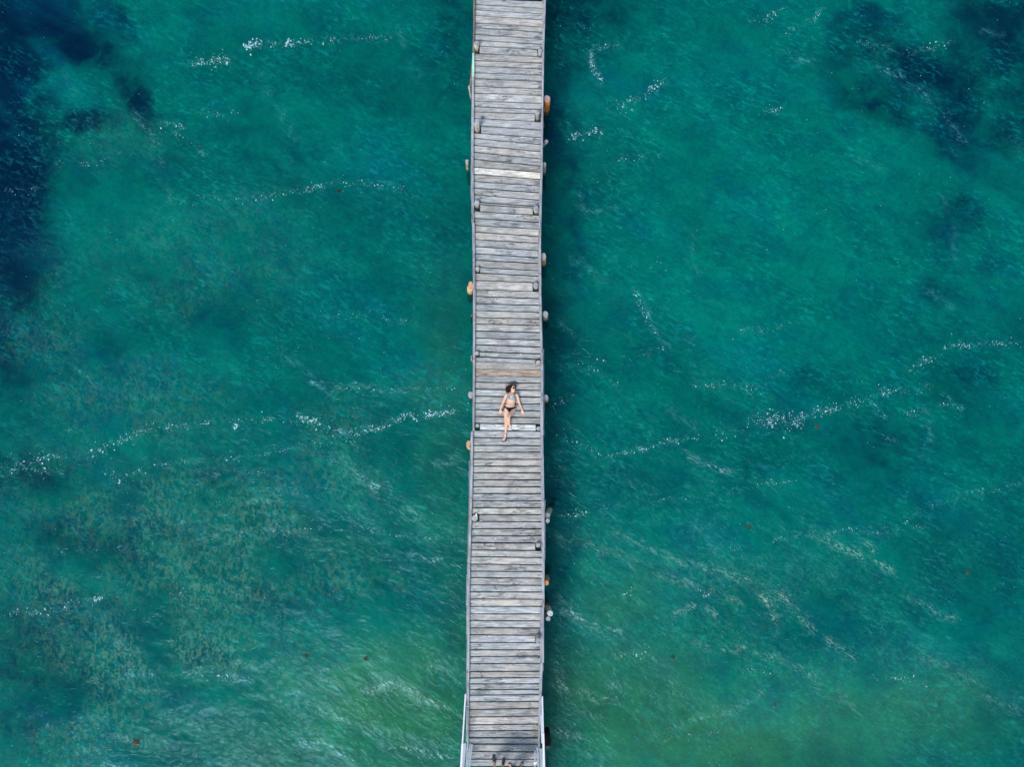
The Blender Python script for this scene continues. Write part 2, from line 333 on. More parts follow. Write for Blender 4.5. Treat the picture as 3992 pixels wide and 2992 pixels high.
# foam flecks lying on the water
FOAM = [  # spread, count, size, polyline
 (11, 150, 1.0, [(405, 138), (450, 128), (500, 122)]), (9, 90, 1.5, [(425, 133), (495, 125)]), (8, 70, 2.2, [(530, 100), (560, 93)]), (8, 130, 1.1, [(560, 95), (620, 97), (660, 88), (740, 80), (840, 78)]), (7, 50, 1.6, [(610, 97), (660, 86)]),
 (8, 50, 1.0, [(430, 240), (480, 247), (520, 240)]), (9, 60, 1.0, [(120, 355), (200, 350), (260, 330)]), (8, 50, 1.2, [(330, 262), (395, 272)]), (9, 60, .9, [(370, 280), (440, 330)]), (7, 30, 1.0, [(10, 410), (60, 408), (100, 400)]),
 (7, 170, 1.0, [(380, 438), (430, 425), (480, 420), (540, 432), (590, 418), (640, 405), (740, 395), (800, 400), (870, 405)]), (6, 40, 1.5, [(430, 428), (560, 430), (700, 400)]),
 (6, 110, .9, [(650, 838), (720, 842), (800, 840), (880, 845), (950, 840), (1010, 838)]),
 (4, 300, 1.4, [(1010, 886), (960, 892), (930, 898), (905, 902), (880, 897), (860, 905), (848, 918), (820, 926), (790, 932), (760, 940), (742, 932), (720, 931)]), (7, 140, 1.3, [(1010, 888), (880, 900), (740, 935)]),
 (10, 170, 1.3, [(740, 935), (700, 925), (660, 908), (640, 900)]), (8, 120, 1.3, [(650, 908), (560, 905), (520, 910), (450, 915), (380, 922)]), (11, 200, 1.3, [(380, 922), (330, 925), (300, 935), (250, 958), (170, 985)]), (11, 170, 1.2, [(170, 985), (100, 990), (50, 1003), (0, 1008)]),
 (8, 130, 1.2, [(750, 955), (690, 958), (640, 968), (560, 982), (490, 990), (400, 998), (330, 1005)]), (10, 90, 1.1, [(0, 1030), (40, 1012), (130, 1025)]), (11, 60, 1.2, [(220, 1010), (260, 1045), (320, 1000)]), (12, 60, .8, [(430, 1000), (520, 1020), (600, 1030)]),
 (6, 60, 1.0, [(480, 1148), (540, 1150), (620, 1146)]), (8, 140, 1.0, [(640, 1150), (700, 1144), (760, 1140), (850, 1158), (930, 1165), (1000, 1168)]), (10, 60, 1.1, [(120, 1190), (220, 1185), (340, 1195)]), (9, 50, .8, [(600, 1060), (760, 1050)]),
 (10, 170, 1.3, [(0, 1335), (40, 1325), (90, 1328), (150, 1312), (180, 1300), (225, 1288)]), (9, 40, 1.0, [(350, 1290), (420, 1270)]), (9, 80, 1.2, [(400, 1460), (440, 1455), (470, 1462), (540, 1468)]), (5, 40, 1.0, [(600, 1462), (680, 1455), (740, 1440)]),
 (7, 60, 1.0, [(1480, 1250), (1530, 1290)]), (8, 90, 1.3, [(1275, 110), (1280, 150), (1300, 178)]), (7, 60, 1.0, [(1290, 105), (1340, 95)]), (12, 100, 1.4, [(1330, 235), (1370, 215), (1400, 200), (1440, 170)]), (9, 70, 1.4, [(1225, 300), (1260, 290), (1305, 283)]), (9, 60, .9, [(1330, 345), (1420, 330)]),
 (8, 70, .9, [(1215, 795), (1290, 775), (1360, 780), (1440, 745), (1500, 730)]), (9, 60, 1.0, [(1600, 715), (1670, 712), (1720, 695)]), (8, 70, 1.2, [(1370, 630), (1385, 665), (1430, 740)]), (9, 60, 1.2, [(1500, 835), (1580, 832), (1640, 838), (1690, 800)]),
 (8, 200, 1.1, [(1270, 1000), (1320, 985), (1400, 968), (1440, 955), (1500, 948), (1560, 938)]), (12, 230, 1.2, [(1560, 938), (1610, 920), (1640, 905), (1690, 903), (1730, 905)]), (12, 120, 1.4, [(1630, 915), (1740, 915)]), (10, 230, 1.2, [(1730, 898), (1800, 885), (1850, 868), (1900, 855), (1930, 845)]),
 (9, 50, 1.1, [(1900, 842), (1960, 845), (2010, 838)]), (6, 60, 1.0, [(1960, 898), (2020, 880), (2060, 870)]), (10, 100, 1.2, [(1965, 800), (2010, 780), (2040, 760)]), (9, 80, 1.2, [(2040, 752), (2070, 745), (2100, 748)]), (8, 80, 1.0, [(2110, 745), (2212, 738)]),
 (6, 80, .9, [(1600, 1060), (1660, 1045), (1720, 1040)]), (6, 60, .8, [(1210, 1102), (1300, 1098), (1400, 1085), (1500, 1075), (1590, 1065)]), (9, 100, .9, [(1580, 1190), (1640, 1178), (1680, 1165), (1740, 1158), (1800, 1150), (1850, 1142)]), (9, 90, 1.2, [(1200, 1115), (1270, 1110)]),
 (8, 60, .8, [(1850, 1150), (1930, 1155), (1990, 1100), (2060, 1080), (2090, 1075)]), (10, 70, .9, [(2060, 1080), (2100, 1062), (2160, 1058), (2212, 1040)]), (6, 50, .8, [(1880, 1140), (2000, 1140)]), (8, 60, 1.3, [(1320, 1415), (1410, 1420)]), (6, 60, 1.0, [(1560, 1440), (1640, 1452), (1700, 1462)]),
 (9, 80, 1.0, [(1880, 1460), (1960, 1470), (2040, 1490)]), (7, 60, 1.0, [(1340, 1285), (1380, 1270), (1400, 1275)]), (8, 60, 1.0, [(1430, 1600), (1500, 1590), (1560, 1580)]), (12, 80, .9, [(1240, 760), (1340, 840)]), (8, 60, 1.0, [(1610, 40), (1640, 45), (1700, 15)]), (7, 60, 1.0, [(1700, 70), (1760, 40), (1770, 20)]),
 (9, 90, 1.0, [(1850, 90), (1900, 100), (1980, 110), (2060, 90)]), (8, 60, 1.0, [(1660, 240), (1700, 230)]), (8, 60, .8, [(1190, 880), (1240, 850)]), (9, 60, 1.0, [(1195, 940), (1300, 980)]), (8, 40, .8, [(700, 690), (800, 680), (900, 700)])]
xs = stretch(-17.4, 17.4, .06, 3200); ys = stretch(-12.2, 15.2, .06, 3200)
wme, WX, WY = grid_mesh(xs, ys, lambda X, Y: height(X, Y) * np.clip(1.5 - np.hypot(X, Y) / 400, .0, 1))
ox, oy = over(WX, WY); far = (np.abs(WX) > 40) | (np.abs(WY) > 40)
ox = np.where(far, 5000 + WX, ox); oy = np.where(far, WY, oy)
attr(wme, 'tan', blobs(ox, oy, TAN, 30, 21)); attr(wme, 'rip', blobs(ox, oy, RIP, 40, 31)); attr(wme, 'wisp', lines(ox, oy, WISP)); attr(wme, 'weed_shade', blobs(ox, oy, DARK, 26, 3))
attr(wme, 'yel', blobs(ox, oy, YEL, 40, 23)); FILM_AT = (ox, oy)
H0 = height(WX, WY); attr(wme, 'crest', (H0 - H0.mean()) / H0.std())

attr(wme, 'film', lines(ox, oy, [(sp * .55 + 2, min(1, .55 * sz), pts) for sp, cn, sz, pts in FOAM], 8, 55))
t = NT('sea_water'); g = t.n('NewGeometry').outputs['Position']
def A(name): return t.n('Attribute', attribute_name=name).outputs['Fac']
r1 = t.mapped(g, scale=(1, 2.6, 1), rot=(0, 0, R(27)))           # streaks along the crests
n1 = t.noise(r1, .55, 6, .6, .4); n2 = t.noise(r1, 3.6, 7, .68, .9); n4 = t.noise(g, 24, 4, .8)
r3 = t.mapped(g, scale=(1.7, 1, 1), rot=(0, 0, R(-12))); n3 = t.noise(r3, 4.4, 8, .74, .9); n5 = t.noise(g, .42, 3, .5)
rg = t.noise(t.mapped(g, scale=(1, 3.2, 1), rot=(0, 0, R(38))), 4.0, 6, .66, 1.6); rh = t.noise(t.mapped(g, scale=(1, 2, 1), rot=(0, 0, R(30))), .8, 4, .6, 1.0)
sct = t.mixc(A('weed_shade'), (.0, .20, .155), (.0, .022, .06))
sct = t.mixc(t.step(n1, .38, .68), t.mixc(1.0, sct, (.5, .56, .72), 'MULTIPLY'), sct)
sct = t.mixc(t.math('MULTIPLY', t.step(t.noise(r1, .22, 4, .6, .6), .5, .66), .6), sct, (.0, .12, .20))
sct = t.mixc(t.math('MULTIPLY', A('yel'), .75), sct, (.085, .25, .085))
sct = t.mixc(t.step(A('crest'), -1.6, 1.8), t.mixc(1.0, sct, (.66, .70, .78), 'MULTIPLY'), t.mixc(1.0, sct, (1.25, 1.22, 1.2), 'MULTIPLY'))  # wave shading painted into the colour: crests lighter, troughs darker
sct = t.mixc(t.step(n4, .3, .7), t.mixc(1.0, sct, (.7, .7, .7), 'MULTIPLY'), sct)
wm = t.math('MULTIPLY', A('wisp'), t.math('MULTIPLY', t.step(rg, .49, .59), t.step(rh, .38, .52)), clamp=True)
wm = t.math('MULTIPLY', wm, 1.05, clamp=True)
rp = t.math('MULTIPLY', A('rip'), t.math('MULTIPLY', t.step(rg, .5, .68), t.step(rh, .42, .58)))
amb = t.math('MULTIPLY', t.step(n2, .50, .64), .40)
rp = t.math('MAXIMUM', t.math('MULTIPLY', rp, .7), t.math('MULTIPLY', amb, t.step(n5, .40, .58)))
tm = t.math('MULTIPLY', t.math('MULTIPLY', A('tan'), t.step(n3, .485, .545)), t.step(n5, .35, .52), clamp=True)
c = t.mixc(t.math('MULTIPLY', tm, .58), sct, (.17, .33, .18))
c = t.mixc(rp, c, t.mixc(A('rip'), (.01, .50, .54), (.10, .50, .44)))  # pale ripples painted in for sky reflection and refraction
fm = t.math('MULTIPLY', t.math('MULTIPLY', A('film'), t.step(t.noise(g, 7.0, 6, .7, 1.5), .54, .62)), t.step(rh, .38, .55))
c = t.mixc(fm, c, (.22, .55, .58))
c = t.mixc(wm, c, t.mixc(A('rip'), (.12, .55, .66), (.60, .74, .62)))  # wisps turn cream where they stand for sun glints
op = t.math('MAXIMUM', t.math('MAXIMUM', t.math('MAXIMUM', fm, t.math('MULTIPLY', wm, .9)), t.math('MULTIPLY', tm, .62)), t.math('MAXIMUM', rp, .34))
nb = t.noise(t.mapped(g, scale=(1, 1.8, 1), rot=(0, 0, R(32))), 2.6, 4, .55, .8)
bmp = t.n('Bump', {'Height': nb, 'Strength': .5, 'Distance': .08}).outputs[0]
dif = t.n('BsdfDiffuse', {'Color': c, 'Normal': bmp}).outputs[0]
trn = t.n('BsdfTransparent', {'Color': t.mixc(t.math('MULTIPLY', t.step(n2, .34, .66), t.step(n4, .25, .75, .45, 1.0)), (.14, .72, .72), (.18, .98, .94))}).outputs[0]  # uneven tint imitates light broken up by refraction
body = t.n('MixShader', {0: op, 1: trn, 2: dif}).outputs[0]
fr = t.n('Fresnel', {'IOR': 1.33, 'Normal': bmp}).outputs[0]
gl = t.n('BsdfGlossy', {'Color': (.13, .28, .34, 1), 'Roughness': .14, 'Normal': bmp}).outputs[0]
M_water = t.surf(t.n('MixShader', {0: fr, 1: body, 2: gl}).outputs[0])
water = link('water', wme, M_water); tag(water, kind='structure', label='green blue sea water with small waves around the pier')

# seabed
bxs = stretch(-19, 19, .1, 3300); bys = stretch(-14, 17, .1, 3300)
BZ = -1.7
bme, BX, BY = grid_mesh(bxs, bys, lambda X, Y: BZ + .25 * (fbm(X * .3, Y * .3, 71, 3) - .5))
ox, oy = over(BX, BY, -.0 + 0 * BX); farb = (np.abs(BX) > 40) | (np.abs(BY) > 40)
# beds and painted shadow are laid out where the refracted view finds them: project with the bed's own depth
ox, oy = over(BX, BY, BZ); ox = np.where(farb, 5000 + BX, ox); oy = np.where(farb, BY, oy)
attr(bme, 'dark', np.clip(blobs(ox, oy, DARK, 26, 3) + .22 * (fbm(ox / 120, oy / 120, 90, 4) - .5), 0, 1)); attr(bme, 'lite', blobs(ox, oy, LITE, 50, 13)); attr(bme, 'yel', blobs(ox, oy, YEL, 40, 23))
t = NT('seabed'); g = t.n('NewGeometry').outputs['Position']
def A(name): return t.n('Attribute', attribute_name=name).outputs['Fac']
nn = t.noise(g, 1.1, 6, .62, .5); nf = t.noise(g, 5.5, 6, .7, .6)
c = t.mixc(A('lite'), (.001, .41, .32), (.002, .65, .46))
c = t.mixc(t.math('MULTIPLY', A('yel'), .8), c, (.85, .52, .20))
c = t.mixc(t.math('MULTIPLY', t.step(nn, .42, .62), .65), c, t.mixc(1.0, c, (.5, .58, .90), 'MULTIPLY'))
dk = t.math('ADD', A('dark'), t.math('MULTIPLY', t.math('ADD', t.math('MULTIPLY', t.math('SUBTRACT', nn, .5), 1.5), t.math('MULTIPLY', t.math('SUBTRACT', nf, .5), .9)), t.step(A('dark'), .03, .4)))
c = t.mixc(t.step(dk, .02, .98), c, (.001, .045, .125))
c = t.mixc(t.step(nf, .3, .7), t.mixc(1.0, c, (.72, .72, .78), 'MULTIPLY'), c)
M_bed = t.surf(t.n('BsdfDiffuse', {'Color': c}).outputs[0])
bed = link('seabed', bme, M_bed); tag(bed, kind='structure', label='sandy sea floor with dark seagrass beds and painted pier shadow')

fv = []; ff = []
def fleck(x, y, r, asp=None, ang=None):
    k = random.randint(5, 8); asp = asp or random.uniform(1.0, 2.0); ang = random.gauss(R(100), .5) if ang is None else ang
    n = len(fv); pts = []
    for i in range(k):
        a = 2 * math.pi * i / k; q = r * random.uniform(.6, 1.25); u, v = q * asp * math.cos(a), q * math.sin(a)
        pts.append((x + u * math.cos(ang) - v * math.sin(ang), y + u * math.sin(ang) + v * math.cos(ang)))
    fv.append((x, y, r * .35 + .004)); fv.extend((a, b, .0) for a, b in pts)
    ff.extend((n, n + 1 + i, n + 1 + (i + 1) % k) for i in range(k))
for spread, cnt, size, pts in FOAM:
    seg = [math.dist(a, b) for a, b in zip(pts, pts[1:])]; tot = sum(seg)
    clump = [random.random() ** 1.7 for _ in range(max(3, int(tot / 22)))]
    for _ in range(int(cnt * .8)):
        for _try in range(6):
            q = random.random()
            if random.random() < .04 + clump[int(q * len(clump)) % len(clump)]: break
        d = q * tot; i = 0
        while i < len(seg) - 1 and d > seg[i]: d -= seg[i]; i += 1
        f = min(1, d / seg[i]); x = pts[i][0] * (1 - f) + pts[i + 1][0] * f + random.gauss(0, 3); y = pts[i][1] * (1 - f) + pts[i + 1][1] * f + random.gauss(0, spread * random.choice((.3, .6, 1.0)))
        p = O(x, y); r = size * min(2.4, random.lognormvariate(-.55, .62)) * .0088
        if 1.25 < size and random.random() < .14:   # ragged lump of several bubbles
            for _k in range(random.randint(2, 5)): fleck(p.x + random.gauss(0, r * 1.7), p.y + random.gauss(0, r * 1.7), r * random.uniform(.7, 1.3))
        else: fleck(p.x, p.y, r)
for _ in range(1500):   # scattered single flecks
    p = O(random.uniform(0, 2212), random.uniform(0, 1658))
    if fbm(np.array([p.x * .5]), np.array([p.y * .8]), 77, 3)[0] > .5: fleck(p.x, p.y, .008 * random.uniform(.5, 1.3))
fa = np.array(fv); hz = height(fa[:, 0], fa[:, 1]); fa[:, 2] += hz + .006
M_foam = plain('foam', (.40, .60, .64), (.22, .46, .50), .7, 30, .2, .3)
foam = link('foam', mesh(fa, ff), M_foam); tag(foam, 'white foam flecks drifting in broken lines on the sea', kind='stuff')

def seaweed(px, py, size, colr, label, grp=None, n=14, flat=False):
    base = P(px, py, 0); h = float(height(base.x, base.y)); mb = MB()
    for _ in range(n):
        a = random.uniform(0, 6.28); l = size * random.uniform(.4, 1.0); c0 = Vector((base.x + random.gauss(0, size * .25), base.y + random.gauss(0, size * .25), h + .012))
        p1 = c0 + Vector((math.cos(a), math.sin(a), 0)) * l * .5; p2 = p1 + Vector((math.cos(a + .7), math.sin(a + .7), 0)) * l * .4
        mb.tube([c0, p1, p2], [size * .09, size * .12, size * .05], n=5)
    o = mb.build('seaweed_clump', plain('seaweed', colr, tuple(x * .5 for x in colr), .6)); tag(o, label, 'seaweed', 'clumps of seaweed floating in the water')
seaweed(1320, 745, .10, (.01, .015, .012), 'dark seaweed clump floating alone in the upper left water', n=12)
BR = (.045, .035, .014)
seaweed(530, 2395 + 500, .14, (.05, .036, .016), 'large brown seaweed tangle at the lower left corner', n=20)
seaweed(522, 2905, .13, (.16, .10, .03), 'ochre seaweed clump right of the brown tangle at the lower left', n=12)
seaweed(1196, 2557, .10, BR, 'brown seaweed clump near the ragged foam line in the lower left water', n=12)
seaweed(1425, 2570, .12, BR, 'rust brown seaweed strand left of the pier near a dark one', n=10)
seaweed(2622, 2563, .09, (.05, .032, .015), 'small red brown weed clump in the lower right water')
seaweed(3018, 2748, .09, (.08, .05, .03), 'small dark brown weed clump nearest the bottom in the right water')
seaweed(3188, 1664, .09, (.09, .06, .03), 'dark brown weed clump just below the long foam line at right')
seaweed(2921, 2056, .10, (.05, .038, .015), 'brown weed clump in the middle of the right water')
seaweed(3776, 2233, .10, (.08, .06, .025), 'pale brown weed clump toward the right edge')

# ------------------------------------------------------------------ the pier
def lerp_tab(tab, y, k):
    if y <= tab[0][0]: return tab[0][k]
    for a, b in zip(tab, tab[1:]):
        if y <= b[0]:
            q = (y - a[0]) / max(1e-6, b[0] - a[0]); return a[k] + (b[k] - a[k]) * q
    return tab[-1][k]
LK = [((-40, 1849.5, 1853.5), (205, 1842, 1848)), ((206, 1841, 1849), (298, 1840, 1849)), ((299, 1839.5, 1848.5), (609, 1836.5, 1846.5)), ((610, 1836, 1846), (867, 1838.5, 1848)), ((868, 1840.3, 1850), (1125, 1844.5, 1853.4)),
      ((1127, 1844.8, 1853.6), (1398, 1843.6, 1852.5)), ((1400, 1844.3, 1852.5), (1682, 1841.5, 1849.5)), ((1684, 1836, 1845), (1940, 1832, 1841.5)), ((1942, 1831.5, 1841), (2196, 1824, 1833.7)), ((2198, 1823, 1833), (2365, 1818.5, 1830)),
      ((2366, 1819, 1831), (2625, 1818.7, 1830.2)), ((2626, 1818.5, 1829), (2895, 1816.8, 1827.4))]
RK = [((-40, 2129.5, 2119), (167, 2122.5, 2114)), ((168, 2122, 2114.5), (420, 2117.5, 2111)), ((421, 2118, 2111), (699, 2114.5, 2106)), ((700, 2114, 2104.5), (926, 2109.5, 2099)), ((927, 2109, 2098), (1189, 2111, 2101)),
      ((1190, 2111, 2101.6), (1445, 2117, 2109)), ((1446, 2117, 2108), (1699, 2118, 2106)), ((1700, 2117.5, 2106), (1954, 2122.5, 2110)), ((1955, 2123, 2110.5), (2214, 2123.5, 2112.5)), ((2215, 2123, 2113), (2369, 2122.5, 2112)),
      ((2370, 2120.5, 2106), (2587, 2120.5, 2106.3)), ((2588, 2116.5, 2105.5), (2915, 2104.5, 2096))]
LT = [p for s in LK for p in s]; RT = [p for s in RK for p in s]
def Z1(y0, lst, s=4.3636): return [(y0 + a / s, y0 + b / s) for a, b in lst]
G = [(-7, 2)] + Z1(0, [(65, 135), (158, 225), (255, 325), (378, 450), (462, 538), (575, 652), (672, 745), (770, 835), (898, 957), (1020, 1065), (1112, 1165), (1228, 1268), (1328, 1375), (1460, 1505), (1580, 1612)])
G += Z1(360, [(140, 178), (240, 285), (325, 362), (437, 495), (560, 632), (685, 765), (778, 882), (897, 1003), (1015, 1125), (1135, 1248), (1265, 1355), (1388, 1478), (1512, 1592), (1625, 1705)])
G += Z1(720, [(165, 262), (290, 372), (330, 402), (450, 520), (570, 640), (690, 757), (803, 880), (930, 995), (1052, 1125), (1170, 1243), (1282, 1343), (1402, 1465), (1500, 1558), (1625, 1672)])
G += Z1(1080, [(210, 252), (328, 368), (455, 483), (570, 603), (688, 715), (800, 827), (915, 947), (1038, 1075), (1152, 1193), (1272, 1310), (1358, 1405), (1438, 1480), (1565, 1590)])
G += Z1(1440, [(113, 133), (220, 240), (338, 362), (457, 478), (575, 597), (688, 712), (805, 828), (922, 940), (1040, 1060), (1165, 1180), (1298, 1303), (1412, 1415), (1535, 1535), (1652, 1655)])
G += Z1(1800, [(192, 195), (312, 315), (430, 433), (548, 550), (668, 672), (790, 793), (905, 908), (1025, 1028), (1147, 1147), (1268, 1268), (1385, 1392), (1508, 1522), (1620, 1640)])
G += Z1(2160, [(180, 190), (298, 308), (410, 420), (533, 542), (652, 655), (773, 778), (900, 900), (1028, 1028), (1143, 1147), (1265, 1268), (1385, 1392), (1515, 1515), (1640, 1638)])
G += Z1(2520, [(147, 142), (247, 240), (352, 350), (442, 438), (523, 522), (600, 598), (677, 672), (768, 762), (875, 855), (977, 963), (1083, 1075), (1167, 1160), (1260, 1262), (1348, 1352), (1450, 1455), (1555, 1560), (1655, 1658)], 3.5136)
def gapw(y):
    for a, w in ((2879, 6.0), (2904, 6.0), (2933, 4.8), (2118, 5.2), (1128, 3.6), (1678, 4.2), (1767, 4), (543, 4.6), (1441, 1.6), (1469, 1.8), (786, 1.2), (1410, 1.8)):
        if abs(y - a) < 6: return w
    return random.uniform(3.8, 5.0)
GW = [gapw((a + b) / 2) for a, b in G]
NP = len(G) - 1

pier = empty('pier', P(1978, 1690, 0)); tag(pier, 'long narrow weathered grey timber pier running through the picture', 'pier')
bpy.context.view_layer.update()
# piles through the deck: top pixel, radius px, height over deck, base pixel
PILES = [(1857.4, 168.4, 10, .25, 1857, 183), (2105.6, 197, 8, .2, 2105, 209), (2094.6, 442.5, 8.5, .3, 2095, 456), (1858.5, 481.5, 11, .42, 1861, 503), (1858.5, 791, 10.6, .15, 1858.5, 797), (2089, 811.7, 10.8, .2, 2090, 820),
         (1861.5, 1047.7, 7.6, .12, 1862, 1052), (2088.2, 1110, 9.6, .14, 2088, 1115), (1859, 1377.5, 8, .1, 1859, 1380), (2098, 1413.4, 8.7, .1, 2098, 1415), (1861, 1660.5, 7.6, .04, 1861, 1660.5), (2099, 1672, 8.7, -.02, 2099, 1672),
         (1851, 2021, 12, .1, 1853, 2019), (2098, 2127.7, 8.6, .14, 2097, 2123), (2096.6, 2500, 9.6, .3, 2097, 2484)]
def make_post(name, pb, pt, r, sidem, endm, parent=None, irregular=.06, zbot=-1.75, n=22, taper=1.08, outline=None, tiltn=None, colr=(1, 1, 1), ecol=(1, 1, 1)):
    """log with base through pb, top centre pt; side mesh (thing or part) with a child end face"""
    pb, pt = Vector(pb), Vector(pt); ax = (pt - pb)
    if ax.z < .05: ax = Vector((0, 0, 1))
    bot = pt - ax * ((pt.z - zbot) / ax.z)
    prof = [1 + random.uniform(-irregular, irregular) for _ in range(n)]
    prof = [(prof[i - 1] + 2 * prof[i] + prof[(i + 1) % n]) / 4 for i in range(n)]
    if outline: prof = outline
    n = len(prof); tn = Vector(tiltn) if tiltn else Vector((0, 0, 1)); vs = []; fs = []
    zs = np.linspace(0, 1, 9)
    for i, q in enumerate(zs):
        c = bot.lerp(pt, q); rr = r * (taper + (1 - taper) * q)
        for k in range(n):
            a = 2 * math.pi * k / n; w = prof[k] * (1 + random.uniform(-.02, .02) * (0 if q == 1 else 1))
            x, y = rr * w * math.cos(a), rr * w * math.sin(a)
            z = -(tn.x * x + tn.y * y) / tn.z if i == len(zs) - 1 else 0
            vs.append(Vector((c.x + x, c.y + y, c.z + z)))
    for i in range(len(zs) - 1):
        for k in range(n):
            fs.append((i * n + k, i * n + (k + 1) % n, (i + 1) * n + (k + 1) % n, (i + 1) * n + k))
    top = vs[-n:]; fs.append(tuple(range(n - 1, -1, -1)))
    m = len(vs); cen = sum(top, Vector()) / n
    inner = [t_.lerp(cen, .07) + Vector((0, 0, r * .05)) for t_ in top]; vs += inner
    for k in range(n): fs.append((m - n + k, m - n + (k + 1) % n, m + (k + 1) % n, m + k))
    fs.append(tuple(range(m, m + n)))
    org = Vector((bot.x, bot.y, bot.z))
    me = mesh([v - org for v in vs], fs, True)
    o = bpy.data.objects.new(name, me); col.objects.link(o); me.materials.append(sidem); o.location = org
    if parent is not None: o.parent = parent; o.matrix_parent_inverse = Matrix.Translation(-parent.location)
    o.color = (*colr, 1)
    # sawn end: a thin disc with its own grain, origin on its centre
    ev = []; ef = []
    for s_ in (0, 1):
        for p in inner: ev.append(p.lerp(cen, .02) + Vector((0, 0, -.01 + .016 * s_)) - cen)
    k2 = n // 2; ef.append(tuple(range(n - 1, -1, -1))); ef.append(tuple(range(n, 2 * n)))
    for k in range(n): ef.append((k, (k + 1) % n, n + (k + 1) % n, n + k))
    eo = bpy.data.objects.new('sawn_end', mesh(ev, ef)); col.objects.link(eo); eo.data.materials.append(endm)
    eo.parent = o; eo.matrix_parent_inverse = Matrix.Translation(-org) if parent is None else (Matrix.Translation(-org)); eo.location = cen; eo.color = (*ecol, 1)
    return o
for i, (tx, ty, r, h, bx, by) in enumerate(PILES):
    pt = P(tx, ty, DECK + h); pb = P(bx, by, DECK)
    if h < .11: pb = Vector((pt.x, pt.y, 0))
    rr = r * (CAMZ - DECK - h) / FPX * 1.0
    make_post('pile', pb, pt, rr, M_bark, M_end, pier, colr=random.choice([(1, 1, 1), (1.1, 1.08, 1), (.9, .92, .95)]), ecol=random.choice([(1, 1, 1), (.8, .85, .9), (1.15, 1.1, 1.05)]))

CS = {}   # special plank tints by index near y
def tint(y):
    for a, c in ((11, (.9, .85, .8)), (1455, (1.1, 1.05, 1.0)), (381, (1.22, 1.22, 1.2)), (1767, (1.12, 1.1, 1.05)), (1434, (.92, .86, .80)), (674, (1.6, 1.52, 1.40)), (1668, (1.45, 1.5, 1.52)), (1999, (1.12, 1.12, 1.02)), (2920, (.82, .84, .86))):
        if abs(y - a) < 7: return c
    k = random.uniform(.80, 1.10); w = random.uniform(-.045, .055); return (k * (1 + w), k, k * (1 - w))
planks = []
for i in range(NP):
    (l0, r0), (l1, r1) = G[i], G[i + 1]; ym = (l0 + l1 + r0 + r1) / 4
    g0, g1 = GW[i] / 2, GW[i + 1] / 2
    xl = lerp_tab(LT, l0, 1) + 1.5; xr = lerp_tab(RT, r0, 1) - 1.5
    xil, xir = lerp_tab(LT, l0, 2), lerp_tab(RT, r0, 2)
    def yat(x, q):
        a = (x - 1850) / 258.0
        return (l0 + (r0 - l0) * a + g0) * (1 - q) + (l1 + (r1 - l1) * a - g1) * q
    for (tx, ty, r, h, bx, by) in PILES:      # plank notched back round a pile
        yy0, yy1 = yat(bx, 0), yat(bx, 1)
        if yy0 - 1.5 <= by <= yy1 + 1.5:
            if bx < 1950: xl = max(xl, bx + r * 1.35)
            else: xr = min(xr, bx - r * 1.25)
    nseg = 14; vs = []; fs = []; zj = random.uniform(-.005, .005); tz = random.uniform(-.004, .004)
    jl = [random.uniform(-.45, .45) for _ in range(nseg + 1)]; jr = [random.uniform(-.45, .45) for _ in range(nseg + 1)]
    if random.random() < .22: k = random.randrange(2, nseg - 1); jr[k] -= 1.3
    th = .075
    for s_ in range(nseg + 1):
        x = xl + (xr - xl) * s_ / nseg
        ya, yb = yat(x, 0) + jl[s_] * .6, yat(x, 1) + jr[s_] * .6
        z = DECK + zj + tz * (s_ / nseg - .5)
        a, b = P(x, ya, z), P(x, yb, z); d = (b - a).normalized(); c = .005
        for p, dz in ((a, -th), (a, -c), (a + d * c, 0), (b - d * c, 0), (b, -c), (b, -th)): vs.append(p + Vector((0, 0, dz)))
    for s_ in range(nseg):
        for k in range(6): fs.append((s_ * 6 + k, s_ * 6 + (k + 1) % 6, s_ * 6 + 6 + (k + 1) % 6, s_ * 6 + 6 + k))
    fs.append(tuple(range(5, -1, -1))); fs.append(tuple(range(nseg * 6, nseg * 6 + 6)))
    planks.append((ym, (l1 - l0 + r1 - r0) / 2 * (1 if 25 < ym < 2960 else .1), vs, fs))
order = sorted(range(NP), key=lambda i: -planks[i][1]); keep = set(order[:100]); rest = MB()
for i, (ym, wd, vs, fs) in enumerate(planks):
    if i in keep:
        o = link('plank', mesh(vs, fs), M_plank_b if abs(ym - 1455) < 7 or ym < 14 else M_plank, pier); o.color = (*tint(ym), 1)
        if abs(ym - 1455) < 7: o['label'] = 'brown stained plank'
        elif abs(ym - 674) < 7: o['label'] = 'pale bleached plank'
        elif abs(ym - 1668) < 7: o['label'] = 'short pale plank under the lying feet'
    else: rest.add(vs, fs)
def cont(y0, y1, xl, xr):      # deck carried on past the frame
    y = y0
    while y < y1:
        w = 24 + random.uniform(-2, 4); a, b = P(xl, y + 1.5), P(xr, y + w - 1.5)
        c = (a + b) / 2; rest.beam((a.x, c.y, DECK - .022), (b.x, c.y, DECK - .022), abs(a.y - b.y), .045); y += w
cont(2995, 3900, 1818, 2106); cont(-1300, -12, 1850, 2128)
o = rest.build('planks', M_plank, pier); o['kind'] = 'stuff'; o['label'] = 'narrow and farthest deck planks'; o.color = (.9, .93, .95, 1)

